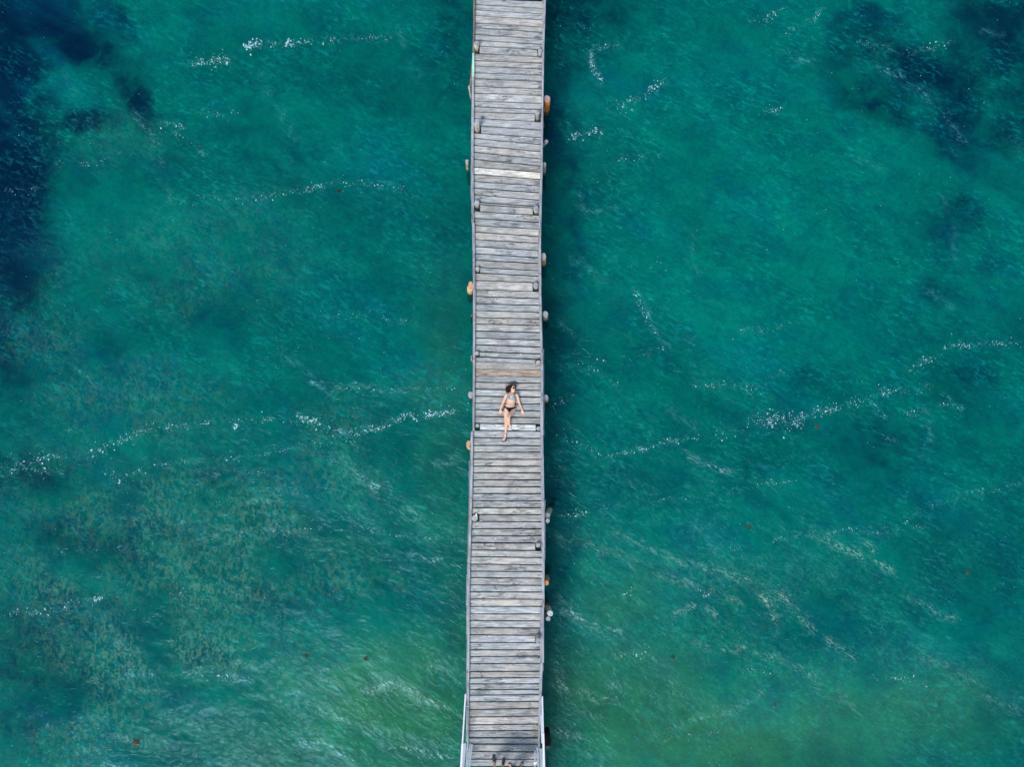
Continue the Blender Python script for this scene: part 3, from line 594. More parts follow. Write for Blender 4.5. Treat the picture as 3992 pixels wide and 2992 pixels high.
def kerb(seg, colr, hh=.085, mat=M_kerb):
    (y0, xo0, xi0), (y1, xo1, xi1) = seg; z = DECK + .004 + hh
    a = (P(xo0, y0, z) + P(xi0, y0, z)) / 2; b = (P(xo1, y1, z) + P(xi1, y1, z)) / 2
    w0 = abs(P(xo0, y0, z).x - P(xi0, y0, z).x); w1 = abs(P(xo1, y1, z).x - P(xi1, y1, z).x)
    a.z = b.z = DECK + .006 + hh / 2 + random.uniform(0, .003)
    m = MB(); m.beam(a, b, w0, hh, seg=10, jit=.003, w2=w1); o = m.build('kerb_rail', mat, pier); o.color = (*colr, 1); return o
for i, s in enumerate(LK):
    o = kerb(s, (.55, .45, .38) if i == 0 else (1.15, 1.9, 1.35) if i == 1 else (random.uniform(.85, 1.1),) * 3)
    if i == 1: o['label'] = 'pale green painted kerb piece'
for i, s in enumerate(RK): kerb(s, (random.uniform(.9, 1.12),) * 3)
kerb(((-1250, 1846, 1856), (-42, 1849, 1857)), (.9, .9, .9)); kerb(((-1250, 2131, 2121), (-42, 2130, 2119)), (.9, .9, .9))
# stringers and cross beams below
def sub(name, a, b, w, h, mat=M_beam, colr=(1, 1, 1)):
    m = MB(); m.beam(a, b, w, h, seg=6, jit=.004); o = m.build(name, mat, pier); o.color = (*colr, 1); return o
def stringer(pts, w, colr=(1, 1, 1), z=DECK - .045, h=.20):
    q = [P(x, y, z) for x, y in pts]
    for a, b in zip(q, q[1:]):
        a = a.copy(); b = b.copy(); a.z = b.z = z - .03 - h / 2 - .004; sub('stringer', a, b, w, h, colr=colr)
stringer([(1985, -1250), (1982, 0), (1966, 900), (1966, 1700), (1964, 2500), (1961, 3800)], .10, (1.5, 1.5, 1.5))
stringer([(1852, -1250), (1850, 200), (1843, 600), (1849, 1110), (1848, 1680)], .09, (1.2, 1.1, 1.0)); stringer([(1840, 1690), (1826, 2200), (1822, 2890), (1822, 3800)], .09, (1.3, 1.3, 1.3))
stringer([(2122, -1250), (2117, 160), (2109, 700), (2103, 920), (2112, 1440), (2112, 1960), (2117, 2360), (2111, 2580), (2101, 2900), (2101, 3800)], .09, (1.3, 1.3, 1.3))
stringer([(1861, 2150), (1862, 2990), (1862, 3800)], .05, (1.6, 1.8, 2.0))
def fascia(pts, w, colr=(2.2, 2.2, 2.2)):
    z = DECK - .07
    for (x0, y0), (x1, y1) in zip(pts, pts[1:]):
        a, b = P(x0, y0, z), P(x1, y1, z); sub('fascia_board', a, b, w, .16, M_kerb, (.9, .9, .92))
fascia([(2118.5, 1360), (2119.5, 1700)], .028); fascia([(1830.5, 1797), (1830.6, 1925)], .028); fascia([(2124.2, 2040), (2124.4, 2060), (2124.2, 2180)], .028); fascia([(2125, 1950), (2125, 1985)], .022)
fascia([(1837.2, 640), (1837, 780)], .02); fascia([(1819.5, 2240), (1818, 2360)], .02); fascia([(2117.5, 2590), (2117, 2615)], .03)
BENT = [(172, 203, 1846, 2120), (500, 470, 1838, 2122), (790, 815, 1837, 2113), (1048, 1112, 1843, 2113), (1398, 1405, 1837.5, 2120), (1662, 1672, 1842, 2121), (2019, 2030, 1832, 2128), (2123, 2123, 1830, 2122), (2486, 2486, 1818, 2119), (2880, 2880, 1815, 2108), (-250, -250, 1840, 2130), (-650, -650, 1840, 2130), (3300, 3300, 1815, 2108)]
for yl, yr, xl, xr in BENT:
    a, b = P(xl, yl, DECK), P(xr, yr, DECK); a.z = b.z = DECK - .26 - .09; sub('cross_beam', a, b, .17, .17, M_beamx, (1.1, 1.1, 1.05))
m = MB(); m.beam(P(1838.5, 1388, .85), P(1838.5, 1407, .85), .045, .1); o = m.build('beam_end', M_beamx, pier); o.color = (1.4, 1.4, 1.4, 1)
m = MB(); m.beam(P(1847, 200, DECK - .12), P(1834, 335, .35), .05, .09); o = m.build('diagonal_brace', M_beamx, pier); o.color = (1, .75, .6, 1)

# ------------------------------------------------------------------ mooring posts beside the pier
M_orange = wood_mat('orange_bark', (.62, .27, .07), (.26, .10, .035), 'z', spots=False, crack=.6)
M_tan = wood_mat('tan_bark', (.66, .50, .30), (.36, .24, .13), 'z', spots=False, crack=.6)
M_tanend = end_grain('tan_end', (.68, .43, .25), (.50, .29, .15)); M_oend = end_grain('orange_end', (.78, .36, .08), (.60, .24, .05))
def px2m(r, z): return r * (CAMZ - z) / FPX
def post(label, top, zt, base, r, sm=M_bark, em=M_end, **kw):
    pt = P(*top, zt); pb = P(*base, 0); o = make_post('mooring_post', pb, pt, px2m(r, zt), sm, em, **kw); tag(o, label, 'post', 'timber posts standing in the water beside the pier'); return o
post('thin pale post leaning inward, topmost on the left side of the pier', (1828.7, 337), 1.0, (1839, 392), 4.5, colr=(1.25, 1.25, 1.2))
post('thick rusty orange log post on the right side near the top of the picture', (2131.7, 384), .95, (2127.5, 436), 14, M_orange, M_end, colr=(1.15, 1, .9), ecol=(1.2, .9, .85))
post('short grey post leaning out from under the right edge below the big orange log', (2129.5, 551), .85, (2104, 578), 8, colr=(.95, 1, 1))
post('slim whitish post with a knotty top left of the pier, just above the bleached plank', (1820.7, 627), 1.0, (1824, 664), 6.0, colr=(1.35, 1.3, 1.2), irregular=.2)
post('slim grey post close to the right edge level with the bleached plank', (2122, 638.4), 1.0, (2121.5, 677), 6.5, colr=(1.1, 1.1, 1.05), irregular=.15)
post('tan brown post with slanted grey end on the right, below the kerb joint', (2118.6, 1000.7), 1.0, (2119.5, 1030), 10.0, M_tan, M_end, colr=(1, .95, .95), ecol=(1, .95, .95), outline=[1.0, 1.02, 1.1, 1.3, 1.5, 1.45, 1.4, 1.2, 1.0, .95, .95, 1.0, 1.05, 1.1, 1.2, 1.25, 1.2, 1.1, 1.0, .95], tiltn=(0, -.25, 1))
H_ = [.95, 1.0, 1.05, 1.35, 1.75, 1.9, 1.7, 1.15, .85, .95, 1.1, 1.2, 1.25, 1.22, 1.18, 1.15, 1.15, 1.15, 1.1, 1.0]
post('double lobed tan log with a smooth sawn face on the left side', (1834.5, 1119), 1.05, (1834.5, 1140), 12.0, M_tan, M_tanend, outline=H_, colr=(1.35, 1.4, 1.4), taper=.85)
post('low brown stump just breaking the water under the left edge', (1839, 1232), .06, (1839, 1233), 3.4, M_tan, M_tanend, colr=(.5, .5, .5), ecol=(.5, .5, .5))
post('round grey post with cracked top on the right side above the lying person', (2125.5, 1224.4), 1.0, (2126, 1243), 11.5, colr=(1, 1.05, 1), irregular=.05)
post('pale grey six sided post left of the lying person', (1834.5, 1537), 1.0, (1836.5, 1547), 10, colr=(1.3, 1.3, 1.25), irregular=.12)
post('grey post tilted under the right edge beside the lying person', (2127, 1548), .95, (2129.5, 1563), 9.8, colr=(1.25, 1.25, 1.15), irregular=.12)
sl_ = post('broad tan log slab with a dark hole beside the stepped left kerb', (1829.5, 1737), .9, (1829, 1739), 12, M_tan, M_tanend, outline=[.9, 1.0, 1.15, 1.35, 1.55, 1.6, 1.5, 1.35, 1.15, 1.0, .95, .95, 1.0, 1.15, 1.35, 1.5, 1.6, 1.5, 1.3, 1.05], taper=.8, colr=(1.2, 1.1, 1.1), ecol=(.98, .98, 1))
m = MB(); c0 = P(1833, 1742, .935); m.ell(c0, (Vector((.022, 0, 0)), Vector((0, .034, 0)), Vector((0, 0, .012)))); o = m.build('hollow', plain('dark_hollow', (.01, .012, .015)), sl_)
post('upper grey post leaning down left with a wet rounded foot, lower right side', (2133, 2011), 1.0, (2144, 1987), 11.0, colr=(1.15, 1.2, 1.2), irregular=.1, ecol=(.9, .85, .8))
post('smaller splintered grey post just below its leaning neighbour', (2134.5, 2032), 1.05, (2136, 2018), 8.8, colr=(1, 1, .95), irregular=.12)
post('post with bright orange sawn top on the lower right side', (2130, 2274.6), 1.05, (2132.5, 2248), 9.6, M_tan, M_oend, colr=(.8, .8, .8))
post('cut stump with a rust red band, topmost of the three clustered posts', (2131, 2369), .45, (2130, 2357), 9, M_orange, M_end, colr=(.45, .35, .3), ecol=(1.1, 1.05, .9))
post('white topped thick post leaning down right, middle of the three clustered posts', (2145, 2393), 1.05, (2133, 2366), 11.2, colr=(1.5, 1.55, 1.65), ecol=(1.45, 1.4, 1.4))
post('thin grey post, lowest of the three clustered posts', (2136.8, 2414), 1.0, (2130.5, 2394), 9.2, colr=(1.1, 1.15, 1.15), ecol=(.9, .95, 1.0), irregular=.1)

# ------------------------------------------------------------------ scrap of cloth on a pile
M_clothw = plain('white_cloth', (.85, .86, .86), (.75, .76, .77), .8); M_cord = plain('dark_cord', (.05, .07, .06))
m = MB(); zc = DECK + .16
m.tube([P(1856, 2003.5, zc), P(1856.5, 2008, zc + .01), P(1857, 2012, zc + .005), P(1857.3, 2016, zc)], [(.016, .01), (.022, .012), (.022, .012), (.006, .006)]); m.tube([P(1857, 2013.5, zc), P(1861, 2010.5, zc)], [(.014, .008), (.008, .005)])
cl = m.build('cloth_scrap', M_clothw, None, True); tag(cl, 'small twisted white cloth scrap with dark cord on the left pile', 'cloth')
m = MB(); m.tube([P(1855.8, 2003, zc), P(1855.6, 2000, zc), P(1854.4, 1996, zc - .01), P(1853.5, 1995.5, zc - .02)], [.004, .005, .005, .004], n=8); m.build('cord', M_cord, cl, True)

# ------------------------------------------------------------------ railings
def railing(name, label, members):
    r = empty(name, P(*members[0][1][:2], DECK)); tag(r, label, 'railing', 'white railings at the near end of the pier')
    for nm, a, b, w, h in members:
        m = MB(); m.beam(P(*a), P(*b), w, h, seg=6, jit=.0015, ch=.008); m.build(nm, M_white, r)
    return r
D = DECK
railing('railing', 'white painted sloping railing on the left edge at the bottom', [
    ('handrail', (1815.0, 2708, D + .05), (1803, 2900, D + .55), .045, .05), ('handrail', (1803.1, 2901, D + .55), (1795, 3040, D + .85), .062, .06),
    ('post', (1812.5, 2902, D + .05), (1803, 3020, D + .65), .085, .05), ('brace', (1824.5, 2895, D + .03), (1814, 3020, D + .62), .030, .04),
    ('post', (1833.2, 2903, D + .03), (1820.5, 3005, D + .6), .042, .04), ('post', (1840.2, 2905, D + .03), (1828.5, 3005, D + .6), .046, .045),
    ('tie', (1817.5, 2757.5, D + .13), (1828, 2754.5, D + .11), .014, .014), ('handrail', (1795, 3041, D + .85), (1795, 3300, D + .85), .062, .08),
    ('upright', (1799, 3060, D - .6), (1799, 3078, D + .84), .08, .08)])
railing('railing', 'white painted sloping railing on the right edge at the bottom', [
    ('handrail', (2113.8, 2717, D + .05), (2117.5, 2860, D + .5), .048, .05), ('handrail', (2117.6, 2861, D + .5), (2122, 3040, D + .85), .065, .06),
    ('lower_rail', (2109.5, 2765, D + .01), (2112.0, 2900, D + .3), .028, .04), ('post', (2107.8, 2922, D + .04), (2115.5, 3040, D + .65), .085, .05),
    ('post', (2094.5, 2917, D + .03), (2101, 3010, D + .6), .058, .04), ('post', (2085.5, 2929, D + .03), (2085.5, 3015, D + .5), .036, .04), ('handrail', (2122, 3041, D + .85), (2122, 3300, D + .85), .062, .08),
    ('upright', (2118, 3060, D - .6), (2118, 3078, D + .84), .08, .08)])
# splintered knob of the broken post
m = MB(); q = P(2086, 2978, D + .5); m.beam(q + Vector((-.04, .0, 0)), q + Vector((.05, .03, .02)), .05, .04); m.beam(q + Vector((-.03, -.04, 0)), q + Vector((.03, .02, .03)), .03, .03)
bx = m.build('broken_board', M_white); tag(bx, 'splintered white board end caught on the right railing', 'board')

# ------------------------------------------------------------------ tyre fender
M_tyre = plain('rubber', (.005, .005, .006), (.008, .008, .009), .9, 20, .1); M_rope = plain('orange_rope', (.50, .27, .06), (.38, .2, .05), .8)
c0 = P(2132.5, 2874, .72); R0, r0, w0 = .265, .165, .16; vs = []; fs = []; n = 40
pf = [(-w0 / 2 * .8, r0), (-w0 / 2, r0 + .03), (-w0 / 2, R0 - .04), (-w0 / 2 * .8, R0 - .008), (-w0 * .2, R0), (w0 * .2, R0), (w0 / 2 * .8, R0 - .008), (w0 / 2, R0 - .04), (w0 / 2, r0 + .03), (w0 / 2 * .8, r0)]
for i in range(n):
    a = 2 * math.pi * i / n
    for x, rr in pf:
        tr = rr + (.006 if (i % 2 and rr > R0 - .02) else 0)
        vs.append(c0 + Vector((x, tr * math.cos(a), tr * math.sin(a))))
k = len(pf)
for i in range(n):
    for j in range(k): fs.append((i * k + j, i * k + (j + 1) % k, ((i + 1) % n) * k + (j + 1) % k, ((i + 1) % n) * k + j))
tyre = link('tyre', mesh(vs, fs, True), M_tyre); tag(tyre, 'black tyre hanging edge on beside the right railing as a fender', 'tyre')
m = MB(); m.tube([c0 + Vector((-.02, 0, r0 + .02)), c0 + Vector((-.1, 0, .36)), P(2108, 2874, D - .02)], [.012] * 3, n=8); m.build('hanging_rope', M_cord, tyre)
post('dark weed covered stump in the water below the tyre', (2135, 2916), .25, (2136, 2912), 8, M_orange, M_end, colr=(.22, .25, .25), ecol=(.35, .33, .3))

# rope on deck
m = MB(); rp_ = [(1577, 800), (1600, 835), (1622, 870), (1628, 900), (1605, 915), (1600, 940), (1640, 930), (1655, 905), (1630, 892), (1612, 930), (1625, 980), (1640, 1040), (1650, 1075)]
m.tube([P(1780 + x / 5.3134, 2680 + y / 5.3134, D + .012 + (.008 if i in (4, 9) else 0)) for i, (x, y) in enumerate(rp_)], [.007] * len(rp_), n=7)
o = m.build('rope', M_rope, None, True); tag(o, 'frayed orange rope twist lying on the deck by the right kerb', 'rope')
# leaves / shells on the deck
m = MB()
for _ in range(60):
    x = 2028 + 45 * random.random() ** .8 + random.gauss(0, 5); y = 2918 + random.gauss(0, 6)
    if not 1850 < x < 2090: continue
    p = P(x, y, D + .006); m.ell(p, (Vector((random.uniform(.004, .012), .002, 0)), Vector((0, random.uniform(.004, .009), 0)), Vector((0, 0, .004))), 6, 4)
for _ in range(30):
    p = P(random.uniform(1960, 2070), 2873 + random.gauss(0, 3), D + .006); m.ell(p, (Vector((.007, 0, 0)), Vector((0, .006, 0)), Vector((0, 0, .004))), 6, 4)
o = m.build('shell_grit', plain('shell', (.75, .75, .70), (.6, .55, .45))); tag(o, 'scattered white shell bits on the last planks', kind='stuff')

# ------------------------------------------------------------------ people
t = NT('skin'); g = t.n('NewGeometry').outputs['Position']; n_ = t.noise(g, 22, 4, .6)
c = t.mixc(t.step(n_, .3, .7), (.72, .46, .32), (.66, .41, .28)); oi = t.n('ObjectInfo').outputs['Color']
p_ = t.n('BsdfPrincipled', {'Base Color': t.mixc(1.0, c, oi, 'MULTIPLY'), 'Roughness': .5, 'Subsurface Weight': .12, 'Subsurface Scale': .01, 'Subsurface Radius': (1.0, .4, .2)}); M_skin = t.surf(p_.outputs[0])
M_hair = plain('dark_hair', (.012, .007, .005), (.028, .014, .009), .75, 60, .15, .3)
M_black = plain('black_fabric', (.008, .008, .014), (.012, .012, .02), .9, 80, .08); M_lens = plain('dark_lens', (.008, .009, .012), (.01, .01, .012), .12, 5, .6, 0)
M_shoe = plain('black_shoe', (.012, .018, .024), (.03, .04, .05), .7, 60); M_sole = plain('dark_purple_sole', (.03, .022, .06), (.05, .04, .09), .7, 60); M_solb = plain('grey_sole', (.10, .10, .12), (.06, .06, .07), .7)
M_strapw = plain('pale_strap', (.55, .5, .6), (.4, .36, .45), .5); M_strapd = plain('dark_strap', (.06, .03, .025), None, .6); M_lip = plain('lips', (.42, .13, .10)); M_shirt = plain('blue_shirt', (.12, .2, .35), None, .85, 40); M_short = plain('grey_shorts', (.12, .12, .13), None, .85, 40); M_shirt2 = plain('green_shirt', (.16, .26, .2), None, .85, 40)
t = NT('striped_cloth'); g = t.n('NewGeometry').outputs['Position']
yy = t.n('SeparateXYZ', {0: g}).outputs[1]; sn = t.math('SINE', t.math('ADD', t.math('MULTIPLY', yy, 300.0), t.math('MULTIPLY', t.noise(g, 16, 2, .5), 3.0)))
c = t.mixc(t.step(sn, -.3, .3), (.14, .24, .28), (.40, .44, .41)); M_stripe = t.surf(t.n('BsdfPrincipled', {'Base Color': c, 'Roughness': .8}).outputs[0])

def hand(mb, w, d, nrm, thumb, curl=.5, s=1.0):
    """w wrist, d direction, nrm back-of-hand normal, thumb side +-1"""
    d = d.normalized(); nrm = (nrm - d * nrm.dot(d)).normalized(); sd = d.cross(nrm) * thumb
    mb.tube([w - d * .01, w + d * .03 * s, w + d * .065 * s, w + d * .085 * s], [(.024, .018), (.034, .015), (.040, .013), (.038, .010)], nrm)
    for k, (o_, l) in enumerate(((.030, .068), (.010, .078), (-.010, .072), (-.029, .056))):
        b = w + d * .082 * s + sd * o_; c1 = (d * math.cos(curl * .4) - nrm * math.sin(curl * .4)); c2 = (d * math.cos(curl * 1.2) - nrm * math.sin(curl * 1.2)); c1 += sd * o_ * 2.2
        mb.tube([b, b + c1 * l * .5, b + c1 * l * .5 + c2 * l * .5], [.0095, .0085, .007], nrm, 8)
    b = w + d * .03 * s + sd * .032; td = (d * .75 + sd * .65 - nrm * .15).normalized(); mb.tube([b - td * .01, b + td * .035, b + td * .035 + (td * .6 + d * .5).normalized() * .028], [.013, .0105, .008], nrm, 8)
def foot(mb, an, d, up, s=1.0):
    """an ankle joint; d toe direction; up from sole to instep"""
    d = d.normalized(); up = (up - d * up.dot(d)).normalized(); h = an - up * .055
    mb.tube([h - d * .045, h, h + d * .06, h + d * .12, h + d * .155], [(.028, .028), (.033, .034), (.037, .03), (.044, .019), (.040, .013)], up)
    mb.tube([an + up * .02, an - up * .02, h + d * .05], [(.033, .036), (.034, .04), (.034, .028)], d)
    sd = d.cross(up)
    for k in range(5): o_ = -.034 + .017 * k; mb.tube([h + d * .145 + sd * o_ - up * .004, h + d * (.185 - abs(k - 1) * .006) + sd * o_ - up * .008], [.010, .008], up, 8)
def head(mb, c, up, fr, s=1.0):
    up = up.normalized(); fr = (fr - up * fr.dot(up)).normalized(); sd = up.cross(fr)
    mb.ell(c + up * .025 * s - fr * .008, (sd * .074 * s, fr * .093 * s, up * .092 * s), 18, 12)
    mb.ell(c - up * .045 * s + fr * .022, (sd * .054 * s, fr * .062 * s, up * .066 * s), 16, 10)
    mb.tube([c + up * .02 + fr * .083, c - up * .012 + fr * .102, c - up * .022 + fr * .094], [(.008, .009), (.012, .012), (.016, .010)], fr, 8)          # nose
    mb.ell(c - up * .052 + fr * .083, (sd * .022, fr * .008, up * .009), 8, 6)       # lips
    mb.ell(c - up * .098 + fr * .060, (sd * .020, fr * .018, up * .016), 8, 6)       # chin
    mb.ell(c + up * .035 + fr * .082, (sd * .045, fr * .008, up * .010), 8, 6)       # brow
    for q in (-1, 1): mb.ell(c + sd * .076 * q - fr * .005, (sd * .008, fr * .016, up * .030), 8, 6)
    return sd
def body_mesh(J, front, female=True, vox=.0075):
    mb = MB(); F = Vector(front)
    mb.tube([Vector(p) for p, r in J['torso']], [r for p, r in J['torso']], F, 20)
    for p, r in J.get('extra', []): mb.ell(p, r)
    for L in J['limbs']: mb.tube([Vector(p) for p, r in L], [r for p, r in L], F, 14)
    for h in J['hands']: hand(mb, *h)
    for f in J['feet']: foot(mb, *f)
    head(mb, *J['head'])
    return fuse(mb, vox, 3)
def inpoly(x, y, poly):
    r = False; j = len(poly) - 1
    for i in range(len(poly)):
        (xi, yi), (xj, yj) = poly[i], poly[j]
        if (yi > y) != (yj > y) and x < (xj - xi) * (y - yi) / (yj - yi) + xi: r = not r
        j = i
    return r
def shell(me, test, off, name, mat, parent):
    """clothing: the body's own surface lifted off the skin"""
    nv = [v.co + v.normal * off for v in me.vertices]; use = [p for p in me.polygons if test(p.center, p.normal)]
    idx = {}; vs = []; fs = []
    for p in use:
        f = []
        for i in p.vertices:
            if i not in idx: idx[i] = len(vs); vs.append(nv[i])
            f.append(idx[i])
        fs.append(tuple(f))
    m2 = mesh(vs, fs, True); o = link(name, m2, mat, parent); s = o.modifiers.new('s', 'SOLIDIFY'); s.thickness = .004; s.offset = -1; return o
def wz(p):
    u, v = proj(p.x, p.y, p.z); return (u - 1920) * 6.375, (v - 1480) * 6.375

# the sunbather (pixel coordinates of a close-up of the photo, heights over the deck)
UP = Vector((0, 0, 1))
J = {}
J['torso'] = [(W(430, 790, .10), (.085, .075)), (W(428, 745, .105), (.155, .095)), (W(432, 700, .11), (.160, .10)), (W(440, 650, .11), (.142, .095)), (W(450, 600, .11), (.124, .085)), (W(458, 545, .115), (.126, .09)), (W(464, 480, .125), (.138, .102)), (W(470, 430, .13), (.145, .105)),
              (W(473, 385, .125), (.140, .088)), (W(476, 355, .12), (.105, .068)), (W(482, 335, .115), (.060, .055)), (W(492, 300, .12), (.050, .052)), (W(498, 270, .125), (.048, .05))]
bu = Vector((.062, 0, 0)); bv = Vector((0, .058, 0))
J['extra'] = [(W(412, 462, .195), (bu, bv, UP * .042)), (W(520, 474, .195), (bu, bv, UP * .042)),
              (W(355, 378, .125), (Vector((.055, 0, 0)), Vector((0, .05, 0)), UP * .05)), (W(595, 385, .125), (Vector((.055, 0, 0)), Vector((0, .05, 0)), UP * .05))]
J['limbs'] = [[(W(345, 385, .12), .050), (W(322, 440, .10), .046), (W(292, 515, .075), .040), (W(268, 575, .06), .037), (W(240, 640, .055), .036), (W(215, 700, .045), .028), (W(203, 738, .042), .023)],
              [(W(602, 392, .12), .050), (W(628, 450, .10), .046), (W(648, 525, .075), .040), (W(664, 590, .06), .037), (W(690, 650, .055), .035), (W(722, 712, .045), .027), (W(737, 752, .042), .023)],
              # stretched leg
              [(W(355, 745, .11), .082), (W(350, 820, .105), .078), (W(340, 920, .10), .066), (W(335, 1000, .095), .056), (W(338, 1035, .10), .054), (W(342, 1090, .09), .056), (W(340, 1150, .085), .056), (W(332, 1250, .075), .043), (W(325, 1330, .07), .032), (W(322, 1365, .068), .031)],
              # raised leg, knee bent and crossing over
              [(W(500, 745, .12), .085), (W(480, 800, .18), .078), (W(440, 870, .29), .064), (W(412, 915, .36), .056), (W(396, 945, .385), .054), (W(398, 985, .33), .054), (W(403, 1040, .24), .050), (W(412, 1095, .13), .034), (W(416, 1120, .09), .031)]]
J['hands'] = [(W(202, 745, .042), W(194, 810, .03) - W(202, 745, .042), UP, -1, .5), (W(739, 756, .042), W(757, 830, .03) - W(739, 756, .042), UP, 1, .5)]
J['feet'] = [(W(318, 1380, .068), W(262, 1480, .115) - W(318, 1380, .068), Vector((-.45, .35, 1)), 1.0), (W(418, 1118, .085), W(440, 1225, .05) - W(418, 1118, .085), Vector((-.15, -.1, 1)), 1.0)]
hc = W(508, 232, .135); hup = Vector((.03, 1, .05)); hfr = Vector((.52, -.08, .85))
J['head'] = (hc, hup, hfr, 1.0)
bme_ = body_mesh(J, UP)
girl = bpy.data.objects.new('person', bme_); col.objects.link(girl); bme_.materials.append(M_skin); girl.color = (1.05, 1.02, 1.0, 1)
tag(girl, 'person in a bikini and sunglasses lying on the deck with one leg crossed', 'person')
cupL = [(402, 338), (345, 440), (343, 502), (400, 510), (458, 492), (456, 480), (430, 430), (404, 372)]
cupR = [(548, 340), (560, 380), (590, 430), (588, 515), (530, 525), (472, 500), (466, 485), (510, 440), (536, 385)]
def t_top(c, n):
    x, y = wz(c); return (n.z > -.1 and (inpoly(x, y, cupL) or inpoly(x, y, cupR)) and 335 < x < 600 and c.z > D + .08) or (488 + (x - 343) * .07 < y < 503 + (x - 343) * .07 and 335 < x < 592 and c.z < D + .22 and (x > 345))
shell(bme_, t_top, .004, 'bikini_top', M_stripe, girl)
bot = [(298, 660), (322, 670), (345, 688), (410, 702), (500, 698), (560, 684), (584, 694), (566, 714), (515, 736), (470, 764), (440, 796), (418, 822), (396, 806), (374, 766), (344, 730), (306, 698)]
def t_bot(c, n):
    x, y = wz(c); return (inpoly(x, y, bot) and n.z > -.3) or (n.z <= .1 and 680 < y < 780 and 340 < x < 520 and c.z < D + .09)
shell(bme_, t_bot, .005, 'bikini_bottom', M_black, girl)
for x0, y0, q in ((312, 672, -1), (575, 700, 1)):
    m = MB(); m.tube([W(x0, y0, .14), W(x0 + q * 14, y0 + 10, .14), W(x0 + q * 22, y0 + 20, .12)], [.008, .011, .009], n=8)
    if q < 0:
        m.tube([W(300, 680, .12), W(282, 705, .08), W(270, 740, .03)], [(.012, .006), (.014, .006), (.012, .005)]); m.tube([W(315, 660, .12), W(308, 680, .1), W(298, 715, .05)], [(.008, .006), (.01, .006), (.01, .005)])
    else: m.tube([W(580, 700, .12), W(594, 716, .1)], [(.012, .006), (.008, .005)])
    m.build('side_tie', M_black, girl, True)
m = MB(); m.tube([W(398, 342, .2), W(425, 322, .19), W(450, 305, .15)], [.005] * 3, n=8); m.tube([W(548, 344, .2), W(535, 322, .18), W(528, 305, .15)], [.005] * 3, n=8); m.build('neck_strap', M_stripe, girl, True)
# sunglasses
hu = hup.normalized(); hf = (hfr - hu * hfr.dot(hu)).normalized(); hs = hu.cross(hf)
m = MB()
for q in (-1, 1): m.ell(hc + hu * .018 + hf * .095 + hs * q * .033, (hs * .034, hf * .012, hu * .029), 14, 8)
m.tube([hc + hu * .026 + hf * .103 - hs * .012, hc + hu * .026 + hf * .103 + hs * .012], [.004, .004], n=8)
for q in (-1, 1): m.tube([hc + hu * .024 + hf * .085 + hs * q * .064, hc + hu * .022 + hs * q * .083], [.004, .004], n=8)
m.build('sunglasses', M_lens, girl, True)
m = MB(); m.ell(hc - hu * .052 + hf * .088, (hs * .021, hf * .006, hu * .007), 10, 6); m.build('lips', M_lip, girl, True)
# hair: cap plus locks swept to the left
m = MB(); m.ell(hc + hu * .042 - hf * .024, (hs * .080, hf * .082, hu * .084), 20, 12)
for k in range(120):
    a = random.uniform(-1.0, 1.0); u0 = random.uniform(-.4, 1.0)
    p0 = hc + hu * (.05 + .05 * u0) - hf * random.uniform(.02, .08) + hs * a * .05
    ex, ey = random.uniform(318, 430), random.gauss(280, 30); ey = max(190, min(325, ey))
    p2 = W(ex, ey, random.uniform(.015, .07)); p1 = (p0 + p2) / 2 + Vector((random.uniform(-.02, .02), random.uniform(.0, .04), random.uniform(.01, .05)))
    m.tube([p0, p0.lerp(p1, .6), p1, p1.lerp(p2, .6) + Vector((0, random.uniform(-.012, .012), 0)), p2], [.011, .012, .011, .008, .0025], n=6)
for k in range(46):   # fringe over the crown
    a = random.uniform(-.95, .7); p0 = hc + hu * .125 + hf * .03 + hs * a * .035
    p2 = hc + hu * random.uniform(-.04, .04) + hs * (-.085 if a < 0 else .07) + hf * random.uniform(-.06, .035); p1 = (p0 + p2) / 2 + (p0 - hc).normalized() * .03 + hs * (a * .05)
    m.tube([p0, p1, p2], [.009, .010, .004], n=6)
for k in range(10):
    p0 = W(random.uniform(350, 400), random.uniform(200, 300), .04); p2 = p0 + Vector((-random.uniform(.03, .06), random.uniform(-.01, .05), 0)); m.tube([p0, (p0 + p2) / 2 + Vector((0, .012, .01)), p2], [.005, .004, .0015], n=5)
m.build('hair', M_hair, girl, True)
m = MB()
for q in np.linspace(0, 2 * math.pi, 25)[:-1]: pass
bc = W(708, 705, .05); bd = (W(737, 752, .045) - W(690, 650, .055)).normalized(); bs = bd.cross(UP).normalized(); bu_ = bs.cross(bd)
rg_ = [bc + bs * (.033 * math.cos(q)) + bu_ * (.033 * math.sin(q)) for q in np.linspace(0, 2 * math.pi, 17)]
m.tube(rg_, [.0035] * 17, bd, 6, False); m.build('bracelet', plain('red_bracelet', (.22, .05, .06)), girl, True)

